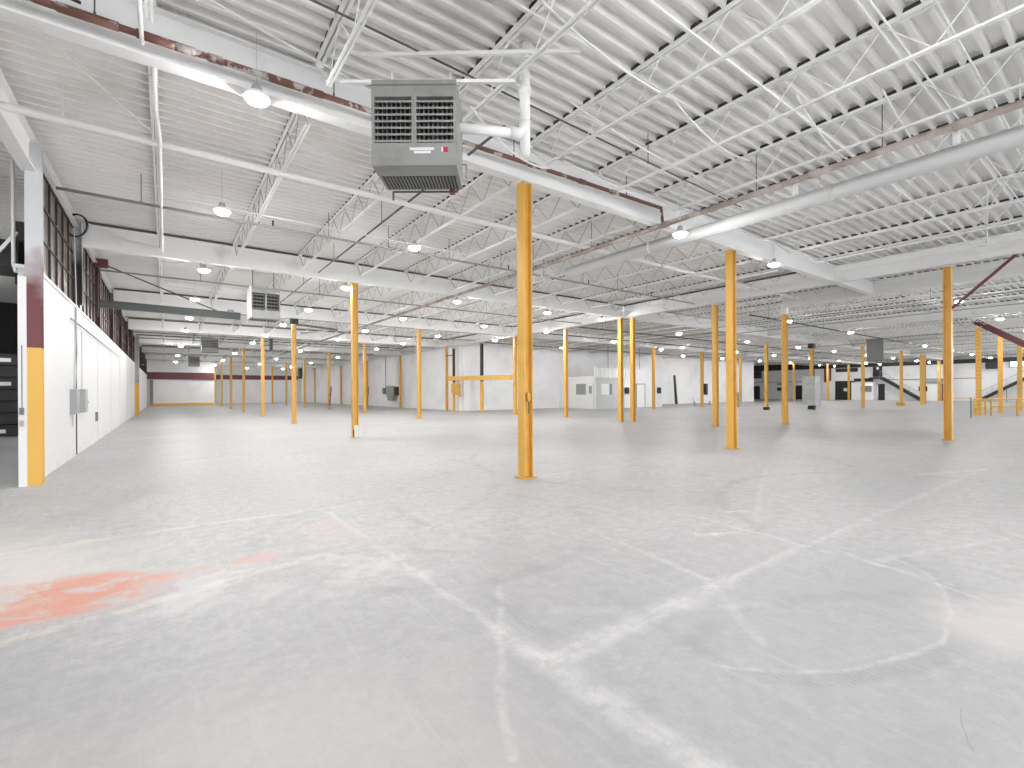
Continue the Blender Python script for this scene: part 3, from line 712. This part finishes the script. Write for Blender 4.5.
# electrical boxes on the block wall
t = thing('electrical_box', 'grey electrical box on the block wall, nearer of the two', 'electrical box', (WX, 16.1, 1.1))
MB().box(0, .12, -.35, .15, 0, .62).build('enclosure', M['box_grey'], t); MB().box(.12, .128, -.32, .12, .04, .58).build('cover_door', M['box_grey'], t)
MB().tube([(.05, -.28, 0), (.05, -.28, -.3)], .018, 6).build('drop_conduit', M['box_light'], t)
MB().tube([(.05, -.1, .62), (.05, -.02, 1.2), (.05, .1, 1.6), (.04, .1, 2.7)], .014, 6).build('feed_conduit', M['box_light'], t, smooth=True)
t = thing('electrical_box', 'grey disconnect switch on the block wall beyond the joint, lever at its side', 'electrical box', (WX, 17.7, 1.1))
MB().box(0, .12, -.35, .15, 0, .64).build('enclosure', M['box_grey'], t); MB().box(.03, .1, .15, .38, .1, .5).build('side_box', M['box_grey'], t)
MB().bar((.08, .38, .3), (.08, .56, .26), .05, .05).build('lever', M['box_grey'], t)
MB().tube([(.05, -.3, .66), (.05, -.3, 2.2)], .016, 6).build('feed_conduit', M['box_light'], t)
t = thing('wall_switch', 'small grey switch low on the block wall past the electrical boxes', 'switch', (WX, 21.0, .7))
MB().box(0, .06, -.08, .08, 0, .3).build('switch_box', M['galv_dark'], t)
t = thing('wall_switch', 'small dark switch box on the white wall jamb beside the yellow foot', 'switch', (WX - .13, 11.56, 1.25))
MB().box(.0, .05, -.03, .04, .0, .12).build('switch_box', M['galv_dark'], t); MB().box(.0, .04, -.02, .04, -.2, -.1).build('lower_box', M['rust_pipe'], t)
MB().tube([(.03, 0, .1), (.03, 0, 1.2)], .006, 5).build('feed_conduit', M['black'], t)

# ------------------------------------------------------------------ annex seen through the opening
t = thing('door_drum', 'dark roll-up door drum end on its bracket behind the wall column', 'door drum', (-2.32, 12.8, 4.17))
MB().tube([(-.22, 0, 0), (.12, 0, 0)], .34, 20).build('drum', M['charcoal'], t, smooth=False)
MB().box(.0, .2, .1, .2, -.45, .75).build('bracket_plate', M['charcoal'], t)
MB().bar((-.2, -.4, -.12), (.12, -.4, .42), .04, .05).build('bracket_arm', M['wall_smooth'], t)
pipe('downpipe', [(-2.21, 12.2, 6.15), (-2.21, 12.2, 3.95), (-2.16, 12.1, 3.8)], .028, M['white_pipe'], 'white vertical pipe in the annex beside the wall column')
def crate():
    t = thing('black_crate', '', 'crate')
    mb = MB().box(-.62, .62, -.42, .42, .03, .40)
    mb.build('crate_body', M['charcoal'], t)
    mb = MB().box(-.64, .64, -.44, .44, .40, .44); mb.box(-.60, -.5, -.4, .4, 0, .03); mb.box(.5, .6, -.4, .4, 0, .03)
    mb.build('crate_rim', M['black'], t)
    return t
cr0 = crate(); n = 0; lab_c = []
names = ['bottom', 'second from bottom', 'third from bottom', 'fourth from bottom', 'fifth from bottom', 'second from top', 'top']
for s, (x, y, lab) in enumerate(((-4.95, 26.2, 'stack standing nearest the wall column'), (-6.3, 26.5, 'stack deeper in the annex'))):
    for k in range(7):
        t = cr0 if n == 0 else copy_tree(cr0)
        n += 1
        t.location = (x, y, k * .45); t['label'] = 'black crate in the annex, %s in the %s' % (names[k], lab); t['group'] = 'stacked black crates'
        if s == 0 and k in (0, 4, 6): lab_c.append((t, k))
for t, k in lab_c: MB().box(*((-.2, .2) if k else (-.35, .05)), -.432, -.422, .14, .28).build('paper_label', M['label_white'], t)
# ------------------------------------------------------------------ unit heaters
def heater(name, label, loc, rz, w, h, d, detail=True, light=False):
    t = thing(name, label, 'unit heater', loc, rz)
    b = MB()
    # shell: back, sides, top, with a fascia frame around two louvre openings
    b.box(-w/2, w/2, d * .25, d, 0, h)                               # rear casing
    s = w * .035
    b.box(-w/2, -w/2 + s, 0, d * .25, .0, h); b.box(w/2 - s, w/2, 0, d * .25, .0, h)
    b.box(-w/2 + s, w/2 - s, 0, d * .25, h * .80, h); b.box(-w/2 + s, w/2 - s, 0, d * .25, 0, h * .255)
    b.box(-.03 * w, .03 * w, 0, d * .25, h * .255, h * .80)
    b.build('casing', M['galv'], t)
    MB().box(-w/2 - .005, w/2 + .005, -.006, 0, h * .93, h * .945).build('seam_trim', M['galv_dark'], t)
    for sx in (-1, 1):
        x0, x1 = (-w/2 + s, -.03 * w) if sx < 0 else (.03 * w, w/2 - s)
        MB().box(x0, x1, d * .235, d * .245, h * .255, h * .80).build('louver_back', M['black'], t)
        g = MB(); nz = 7 if detail else 5; nx = 8 if detail else 4
        for i in range(nz):
            z = h * .255 + (h * .545) * (i + .5) / nz
            g.add([(x0, .0, z - .006), (x1, .0, z - .006), (x1, .07, z + .030), (x0, .07, z + .030), (x0, .0, z - .030), (x1, .0, z - .030), (x1, .07, z + .018), (x0, .07, z + .018)],
                  [(0, 1, 2, 3), (7, 6, 5, 4), (0, 4, 5, 1), (2, 6, 7, 3)])
        for i in range(nx):
            x = x0 + (x1 - x0) * (i + .5) / nx
            g.add([(x - .009, .06, h * .255), (x + .003, .06, h * .255), (x + .020, .16, h * .255), (x + .008, .16, h * .255), (x - .009, .06, h * .8), (x + .003, .06, h * .8), (x + .020, .16, h * .8), (x + .008, .16, h * .8)],
                  [(0, 1, 5, 4), (1, 2, 6, 5), (2, 3, 7, 6), (3, 0, 4, 7)])
        g.build('louver_grille', M['galv'], t)
    # underside intake slots
    g = MB(); nb = 22 if detail else 8
    MB().box(-w/2 + .03, w/2 - .03, d * .42, d * .97, -.004, .0).build('intake_back', M['black'], t)
    for i in range(nb + 1):
        x = -w/2 + .04 + (w - .08) * i / nb
        g.bar((x, d * .42, -.012), (x + .0, d * .97, -.012), .014, .016)
    g.build('intake_grille', M['galv'], t)
    b = MB().box(-w/2, w/2, 0, d * .40, -.012, 0)
    b.build('underside_pan', M['galv'], t)
    return t
hz = math.atan2(-.59, .807)
H = heater('unit_heater', 'large galvanised unit heater hanging close overhead before the near girder', (2.375, 5.18, 4.29), -YAW, 1.0, 1.0, .70)
MB().box(-.05, .24, -.008, 0, .165, .195).build('name_strip', M['label_white'], H)
MB().box(.0, .20, -.008, 0, .125, .155).build('rating_strip', M['label_white'], H)
MB().box(.345, .40, -.009, 0, .145, .20).build('red_badge', M['red'], H)
MB().box(.325, .345, -.009, 0, .145, .20).build('white_badge', M['label_white'], H)
gp = MB().tube([(-.42, .70, -.03), (.44, .70, -.03)], .014, 8).build('gas_pipe', M['dark_pipe'], H)
MB().box(.33, .40, .65, .73, -.06, -.01).build('gas_valve', M['maroon'], gp)
MB().tube([(-.42, .70, -.03), (-.42, .70, -.14)], .014, 8).build('drip_leg', M['dark_pipe'], gp)
for x, y in ((-.40, .12), (-.40, .6), (.36, .12), (.36, .6)): MB().tube([(x, y, .95), (x, y, 1.5 if y > .3 else 1.08)], .012, 6).build('hanger_rod', M['white_pipe'], H)
MB().bar((-.70, .3, 1.50), (2.0, .25, 1.50), .045, .045).build('strut_bar', M['white_pipe'], H)
MB().bar((-.90, .12, 1.05), (1.20, .12, 1.05), .04, .04).build('strut_bar', M['white_pipe'], H)
MB().tube([(.46, .42, .66), (1.20, .62, .70)], .062, 14).build('flue_pipe', M['white_pipe'], H, smooth=True)
MB().tube([(1.14, .61, .70), (1.26, .64, .70), (1.32, .655, .76), (1.33, .66, .86)], .078, 14).build('flue_elbow', M['white_pipe'], H, smooth=True)
MB().tube([(1.33, .66, .42), (1.33, .66, 1.9)], .07, 14).build('flue_riser', M['white_pipe'], H, smooth=True)
MB().tube([(1.33, .66, 1.22), (1.33, .66, 1.30)], .085, 14).build('flue_band', M['white_pipe'], H, smooth=True)
MB().tube([(.5, .6, .28), (.56, .6, .28), (.56, .6, .1)], .014, 8).build('side_pipe', M['grey_pipe'], H)
H2 = heater('unit_heater', 'smaller unit heater with dark louvers, hanging beside the jib crane arm', (2.93, 19.0, 4.30), 0.0, .93, 1.12, .9, False)
MB().box(-.50, -.465, -.01, .9, .0, 1.12).build('white_side', M['white_pipe'], H2)
for c_ in H2.children:
    if c_.name.startswith('louver_grille'): c_.data.materials[0] = M['galv_dark']
for x, y in ((-.40, .2), (.36, .6)): MB().tube([(x, y, 1.1), (x, y, 1.85)], .015, 6).build('hanger_rod', M['dark_pipe'], H2)
H3 = heater('unit_heater', 'dark square unit heater hanging far down the aisle, larger of the two distant ones', (2.5, 39.05, 4.49), 0.0, 1.0, 1.05, .8, False)
H4 = heater('unit_heater', 'dark square unit heater hanging far down the aisle, smaller of the two distant ones', (2.42, 60.2, 4.5), 0.0, 1.0, 1.05, .8, False)
for q in (H3, H4):
    for c_ in q.children:
        if c_.name.startswith(('casing', 'underside')): c_.data.materials[0] = M['galv_dark']
    MB().tube([(0, .4, 1.0), (0, .4, 1.7)], .02, 6).build('hanger_rod', M['dark_pipe'], q)
H5 = heater('unit_heater', 'plain grey unit heater hanging over the wide hall before the far stair', (45.4, 13.35, 3.88), -1.2 + PI, 1.05, 1.72, .6, False)
for c_ in H5.children:
    if c_.name.startswith(('casing', 'underside')): c_.data.materials[0] = M['galv_dark']
MB().tube([(0, .4, 1.7), (0, .4, 2.3)], .03, 6).build('hanger_rod', M['dark_pipe'], H5)
t = thing('wall_fan', 'black square exhaust fan high on the white pier at the hall end', 'fan', (18.15, 84.6, 4.0))
MB().box(-.12, 0, -1.1, 1.1, 0, 1.7).build('fan_housing', M['black'], t)
mb = MB()
for k in range(5):
    a = 2 * PI * k / 5; mb.bar((-.15, .1 * math.cos(a), .85 + .1 * math.sin(a)), (-.15, .6 * math.cos(a), .85 + .6 * math.sin(a)), .04, .22, up=(1, 0, 0))
mb.build('fan_blades', M['grey_pipe'], t)

# hopper/duct gear on the aisle wall near the corner
t = thing('wall_hopper', 'grey hopper unit on the white aisle wall beside a small yellow column', 'hopper', (19.9, 49.5, 0))
MB().add([(-.3, -1.3, 1.5), (.15, -1.3, 1.5), (.15, .9, 1.5), (-.3, .9, 1.5), (-.3, -.9, .7), (.15, -.9, .7), (.15, .3, .7), (-.3, .3, .7), (-.3, -1.3, 2.3), (.15, -1.3, 2.3), (.15, .9, 2.3), (-.3, .9, 2.3)],
         [(0, 4, 5, 1), (1, 5, 6, 2), (2, 6, 7, 3), (3, 7, 4, 0), (4, 7, 6, 5), (0, 1, 9, 8), (1, 2, 10, 9), (2, 3, 11, 10), (3, 0, 8, 11), (8, 9, 10, 11)]).build('hopper_bin', M['galv'], t)
MB().box(-.25, .15, 1.4, 2.1, 1.4, 2.1).build('motor_box', M['galv_dark'], t)
MB().box(-.3, .15, -1.9, -1.4, 1.3, 2.2).build('control_box', M['charcoal'], t)
MB().box(-.1, .15, -1.7, -1.3, 2.2, 5.4).build('riser_duct', M['wall_far'], t)
MB().tube([(0, 1.7, 2.1), (0, 1.7, 5.6)], .05, 6).build('riser_pipe', M['grey_pipe'], t)
t = thing('wall_switch', 'small black switch on the white aisle wall, past the hopper', 'switch', (20.1, 57.5, 1.3)); MB().box(-.12, 0, -.2, .2, 0, 1.0).build('switch_box', M['charcoal'], t)

# ------------------------------------------------------------------ white rooms built against the middle wall
struct(MB().box(31.2, 31.35, 30.1, 34.8, 0, 3.0).build('wall_room_side', M['room_white']))
struct(MB().box(31.2, 40.95, 30.0, 30.15, 0, 3.75).build('wall_room_front', M['room_white']))
struct(MB().box(40.8, 40.95, 30.15, 34.8, 0, 3.75).build('wall_room_end', M['room_white']))
struct(MB().box(31.35, 40.8, 30.15, 34.8, 2.9, 3.0).build('ceiling_room', M['room_white']))
struct(MB().box(31.3, 35.1, 29.95, 30.0, 0, 2.85).build('trim_4', M['room_grey']))
w = link('window_20', None); struct(w)
MB().box(31.17, 31.2, 31.1, 32.4, 1.3, 2.3).build('glass', M['steel_grey'], w)
mb = MB().box(31.14, 31.2, 31.02, 31.1, 1.22, 2.38); mb.box(31.14, 31.2, 32.4, 32.48, 1.22, 2.38); mb.box(31.14, 31.2, 31.1, 32.4, 2.3, 2.38); mb.box(31.14, 31.2, 31.1, 32.4, 1.22, 1.3)
mb.build('window_frame', M['room_white'], w)
d = link('door_1', None); struct(d)
MB().box(31.15, 31.2, 30.2, 30.85, 0.02, 2.35).build('door_leaf', M['room_white'], d)
MB().box(31.13, 31.15, 30.35, 30.7, 1.4, 2.1).build('door_glass', M['steel_grey'], d)
w = link('window_21', None); struct(w)
MB().box(31.95, 33.0, 29.92, 29.95, 1.3, 2.28).build('glass', M['label_white'], w)
MB().box(33.0, 33.35, 29.91, 29.95, 1.3, 2.28).build('sash_panel', M['glass_dark'], w)
mb = MB().box(31.87, 33.43, 29.9, 29.95, 2.28, 2.36); mb.box(31.87, 33.43, 29.9, 29.95, 1.22, 1.3); mb.build('window_frame', M['room_grey'], w)
d = link('door_2', None); struct(d)
MB().box(36.9, 38.1, 29.95, 30.0, .02, 2.25).build('door_leaf', M['room_white'], d)
mb = MB().box(36.82, 36.9, 29.92, 30, 0, 2.33); mb.box(38.1, 38.18, 29.92, 30, 0, 2.33); mb.box(36.82, 38.18, 29.92, 30, 2.25, 2.33); mb.build('door_frame', M['box_grey'], d)
MB().tube([(38.0, 29.93, 1.0), (38.0, 29.88, 1.0)], .04, 8).build('door_knob', M['box_grey'], d)
t = thing('corrugated_panel', 'ribbed pale panel along the top of the white room front', 'panel')
mb = MB()
for k in range(12): mb.box(31.5 + k * .34, 31.66 + k * .34, 29.86, 29.94, 2.9, 3.7)
mb.box(31.4, 35.6, 29.94, 29.98, 2.85, 3.75); mb.build('ribbed_sheet', M['wall_smooth'], t)
for i, (x, lab) in enumerate(((35.4, 'black fire alarm box on the white room front beside the grey panel'), (36.3, 'dark switch box on the white room, seen between the column pair'), (40.3, 'black box on the white room beside its end corner'))):
    tag(MB().box(x - .22, x + .22, 29.8, 29.98, 1.35, 1.95).build('switch_box', M['charcoal']), lab, 'box')
for i, x in enumerate((27.2, 32.6, 37)):  # drop rods
    rod('drop_rod', [(x, 29.7, 3.75), (x, 29.7, 6.2)], .02, M['dark_pipe'], 'thin dark rod dropping from the deck above the white rooms, %s one' % nth(i), 'rod', 6)
t = thing('wall_slot', 'narrow black upright slot panel on the white recess wall', 'panel')
MB().add([(49.7, 34.7, 3.5), (50.0, 34.7, 3.5), (50.45, 34.7, 0), (50.0, 34.7, 0), (49.7, 34.79, 3.5), (50.0, 34.79, 3.5), (50.45, 34.79, 0), (50.0, 34.79, 0)], [(0, 1, 2, 3), (7, 6, 5, 4), (0, 4, 5, 1), (1, 5, 6, 2), (2, 6, 7, 3), (3, 7, 4, 0)]).build('slot_panel', M['charcoal'], t)
t = thing('pale_barrier', 'low white barrier on the floor beside the column with the dark box', 'barrier')
MB().box(45.0, 48.2, 29.0, 29.1, .5, .8).build('barrier_board', M['wall_smooth'], t)
for x in (45.1, 48.0): MB().box(x, x + .1, 29.0, 29.1, 0, .5).build('barrier_leg', M['steel_grey'], t)

# ------------------------------------------------------------------ far stair wall (X = XR)
def wallbox(name, y0, y1, z0, z1, m, label, cat, dp=.15, x=XR):
    return tag(MB().box(x - dp, x, y0, y1, z0, z1).build(name, M[m]), label, cat)
d = link('door_3', None); struct(d)
MB().box(XR - .12, XR, 29.0, 31.3, .0, 3.05).build('door_leaf', M['black'], d); MB().box(XR - .15, XR - .12, 29.6, 30.1, 1.4, 1.9).build('door_notice', M['label_white'], d)
MB().box(XR - .3, XR, 28.6, 29.0, 0, 3.0).build('door_frame', M['maroon'], d)
d = link('door_4', None); struct(d); MB().box(XR - .12, XR, 43.5, 45.4, 0, 2.4).build('door_leaf', M['black'], d)
d = link('door_5', None); struct(d); MB().box(XR - .12, XR, 36.2, 37.3, 0, 2.4).build('door_leaf', M['black'], d)
d = link('door_6', None); struct(d); MB().box(XR - .12, XR, 24.7, 25.5, 0, 2.5).build('door_leaf', M['black'], d)
struct(MB().box(XR - 1.6, XR, 25.7, 28.55, 0, 2.75).build('wall_office', M['room_white']))
w = link('window_22', None); struct(w)
MB().box(XR - 1.66, XR - 1.6, 25.9, 27.3, 1.3, 2.2).build('glass', M['glass_dark'], w)
mb = MB().box(XR - 1.68, XR - 1.6, 25.8, 27.4, 2.2, 2.28); mb.box(XR - 1.68, XR - 1.6, 25.8, 27.4, 1.22, 1.3); mb.build('window_frame', M['room_white'], w)
wallbox('upper_opening', 25.0, 26.15, 3.6, 5.13, 'black', 'black upper doorway at the head of the descending stair', 'doorway')
wallbox('exit_panel', 25.4, 25.7, 4.7, 5.1, 'label_white', 'small pale sign in the black upper doorway', 'sign', .2)
wallbox('hanging_strip', 32.5, 32.9, 2.9, 5.3, 'maroon', 'maroon upright strip left of the dark double door', 'strip')
wallbox('hanging_strip', 34.4, 35.0, 3.0, 5.6, 'black', 'black upright strip beside the wrapped column', 'strip')
wallbox('hanging_strip', 31.9, 32.1, 3.1, 5.2, 'maroon', 'thin maroon upright strip just beside the dark double door', 'strip')
wallbox('transom_vent', 28.2, 31.2, 4.5, 5.1, 'charcoal', 'dark louvered vent above the dark double door', 'vent')
wallbox('dark_soffit', 26.2, 28.6, 2.9, 3.4, 'charcoal', 'dark soffit strip above the small white office', 'soffit', .4)
wallbox('ledge_line', 14, 25, 3.05, 3.18, 'grey_pipe', 'thin grey ledge line along the stair wall', 'ledge', .1)
wallbox('ledge_line', 36, 45, 3.0, 3.1, 'grey_pipe', 'thin grey ledge line above the far black doorways', 'ledge', .1)
wallbox('switch_board', 39.4, 40.4, 1.5, 2.1, 'charcoal', 'dark panel board between the far black doorways, lower one', 'panel')
wallbox('switch_board', 38.9, 40.4, 2.5, 2.9, 'grey_pipe', 'grey panel board between the far black doorways, upper one', 'panel')
wallbox('high_unit', 43.2, 46.4, 3.8, 5.12, 'black', 'black blocky unit high on the wall above the far black doorway', 'unit', .6)
wallbox('high_unit', 12.3, 13.6, 4.3, 5.12, 'charcoal', 'black boxy unit high on the wall above the ascending stair', 'unit', .9)
wallbox('white_door_panel', 18.2, 19.8, 0, 2.4, 'room_white', 'plain white door panel at the foot of the descending stair', 'door')
wallbox('grey_awning', 18.0, 19.9, 2.6, 3.1, 'steel_grey', 'grey awning strip above the plain white door panel', 'awning', .5)
wallbox('brown_doorway', 17.45, 18.1, 0, 2.4, 'maroon', 'narrow brown doorway beside the brown yellow far column', 'doorway')
wallbox('wall_pipe', 14.55, 14.65, 3.1, 5.2, 'dark_pipe', 'thin dark pipe on the stair wall beside the laced column', 'pipe', .1)
w = link('window_23', None); struct(w)
MB().box(XR - .1, XR - .05, 9.2, 11.4, 4.5, 5.75).build('glass', M['sky_lit'], w)
mb = MB().box(XR - .14, XR - .02, 9.2, 11.5, 4.42, 4.5); mb.box(XR - .14, XR - .02, 10.3, 10.4, 4.5, 5.75); mb.box(XR - .14, XR - .02, 11.4, 11.5, 4.42, 5.8); mb.build('window_frame', M['maroon'], w)
def stair(name, label, y0, z0, y1, z1, x):
    t = thing(name, label, 'stair')
    for dx in (0, 1.1):
        MB().bar((x + dx, y0, z0), (x + dx, y1, z1), .08, .32, up=(0, 0, 1)).build('stringer', M['black'], t)
    n = 14; mb = MB()
    for k in range(n):
        f = (k + .5) / n; y = y0 + (y1 - y0) * f; z = z0 + (z1 - z0) * f
        mb.box(x, x + 1.1, y - .17, y + .17, z - .02, z + .02)
    mb.build('stair_tread', M['charcoal'], t)
    for dx in (0,):
        MB().tube([(x + dx, y0, z0 + 1.0), (x + dx, y1, z1 + 1.0)], .03, 6).build('handrail', M['steel_grey'], t)
        for k in range(5):
            f = k / 4; y = y0 + (y1 - y0) * f; z = z0 + (z1 - z0) * f
            MB().tube([(x + dx, y, z), (x + dx, y, z + 1.0)], .02, 5).build('rail_post', M['steel_grey'], t)
    return t
s1 = stair('steel_stair', 'black steel stair descending from the upper doorway to the floor', 24.9, 3.45, 20.2, .1, XR - 1.4)
MB().box(XR - 1.4, XR, 24.9, 26.3, 3.35, 3.5).build('landing', M['black'], s1)
s2 = stair('steel_stair', 'black steel stair rising toward the bright high window', 14.2, .1, 9.0, 3.6, XR - 1.4)
for y in (11.6, 10.4): MB().box(XR - 1.3, XR - 1.2, y - .05, y + .05, 0, 2.0).build('support_leg', M['steel_grey'], s2)

# ------------------------------------------------------------------ yellow guard rails by the laced column
def guard(label, pts, h=1.0):
    t = thing('guard_rail', label, 'guard rail')
    for a, b_ in zip(pts, pts[1:]):
        MB().tube([(*a, h), (*b_, h)], .045, 8).build('top_rail', M['yellow'], t)
        MB().tube([(*a, h * .55), (*b_, h * .55)], .035, 8).build('mid_rail', M['yellow_dark'], t)
    for a in pts: MB().tube([(*a, 0), (*a, h + .03)], .055, 8).build('rail_post', M['yellow_dark'], t)
guard('yellow pipe guard rail running past the laced column toward the frame edge', [(38.9, 6.5), (39.6, 6.15), (39.9, 5.95), (40.6, 4.95), (41.2, 4.2), (42.5, 2.8)])
def thin_rail():
    t = thing('thin_barrier', 'thin grey portable rail standing before the laced column', 'barrier')
    for a in ((33.6, 6.6), (36.2, 6.2)): MB().tube([(*a, 0), (*a, 1.15)], .03, 6).build('rail_post', M['galv_dark'], t)
    MB().tube([(33.6, 6.6, 1.12), (36.2, 6.2, 1.12)], .025, 6).build('top_rail', M['yellow_dark'], t)
thin_rail()

# ------------------------------------------------------------------ lights
def light_proto():
    t = thing('high_bay_light', '', 'light')
    mb = MB().tube([(0, 0, .10), (0, 0, .19)], [.075, .05], 12); mb.build('driver_housing', M['box_grey'], t)
    MB().tube([(0, 0, .018), (0, 0, .06), (0, 0, .10)], [.158, .145, .08], 16).build('reflector', M['white_pipe'], t, smooth=True)
    MB().tube([(0, 0, -.045), (0, 0, -.02), (0, 0, .018)], [.08, .12, .145], 12).build('lens', M['lens'], t)
    MB().tube([(0, 0, .19), (0, 0, .86)], .005, 5).build('hanger_rod', M['box_light'], t)
    return t
LX = [.95, 5.2, 9.72, 14.6, 19.2]; LY = [-9, -3.5, 1.0, 6.75, 11.35, 17.1, 22.6, 28.3, 34, 39.6, 45.3, 51, 56.6, 62.3, 68, 73.6, 80]
L0 = light_proto(); used = False
def place_light(x, y, lab, grp):
    global used
    t = copy_tree(L0) if used else L0
    used = True
    t.location = (x, y, 5.0 if (x, y) == (9.07, 6.16) else 5.32); t['label'] = lab; t['group'] = grp
for j, y in enumerate(LY):
    for i, x in enumerate(LX):
        y = LY[j]
        if (i in (1, 4) and j == 3) or (i >= 2 and j in (2, 4)) or (i == 4 and y > 30) or (35 < y < 75 and (i + j) % 2): continue
        if i == 4 and j == 5: x = 18.3
        if i == 2 and j == 3: x, y = 9.07, 6.16
        if j >= 3: lab = 'round high-bay lamp, %s out from the block wall, in the %s lamp row back' % (nth(i), nth(j - 3))
        else: lab = 'round high-bay lamp near the camera end, %s out from the block wall, row %s' % (nth(i), ['farthest behind', 'behind', 'overhead'][j])
        place_light(x, y, lab, 'high-bay lamps over the aisle hall')
for i, x in enumerate((27.2, 35.9, 44.6, 52.3, 61, 69.5, 79, 84.5)):
    for j, y in enumerate((-9, -2, 5.0, 11.8, 18.6, 24.2, 30)):
        if x == 44.6 and y == 11.8: continue
        if 30.5 < x < 41 and y > 29: y = 26.4
        place_light(x, y, 'wide-hall lamp, %s toward the stair wall, in its %s row' % (nth(i), nth(j)), 'high-bay lamps over the wide hall')
place_light(78.5, 46, 'round high-bay lamp in the recess before the far black doorways', 'high-bay lamps over the wide hall')
for j, y in enumerate((3.5, 9.5, 16, 23)): place_light(-5.6, y, 'added unseen lamp brightening the annex, %s from the camera' % nth(j), 'added annex lamps')  # out-of-view lamps added to brighten the annex

# ------------------------------------------------------------------ world and colour
w = bpy.data.worlds.new('world'); bpy.context.scene.world = w; w.use_nodes = True
w.node_tree.nodes['Background'].inputs[0].default_value = (.9, .95, 1, 1)
w.node_tree.nodes['Background'].inputs[1].default_value = 1.5
sc = bpy.context.scene
sc.view_settings.view_transform = 'Standard'; sc.view_settings.look = 'None'
sc.view_settings.gamma = 1; sc.view_settings.use_curve_mapping = False
sc.view_settings.exposure = 0.88
sc.cycles.max_bounces = 10; sc.cycles.diffuse_bounces = 7; sc.cycles.glossy_bounces = 3
sc.cycles.sample_clamp_indirect = 8
sc.cycles.use_light_tree = True
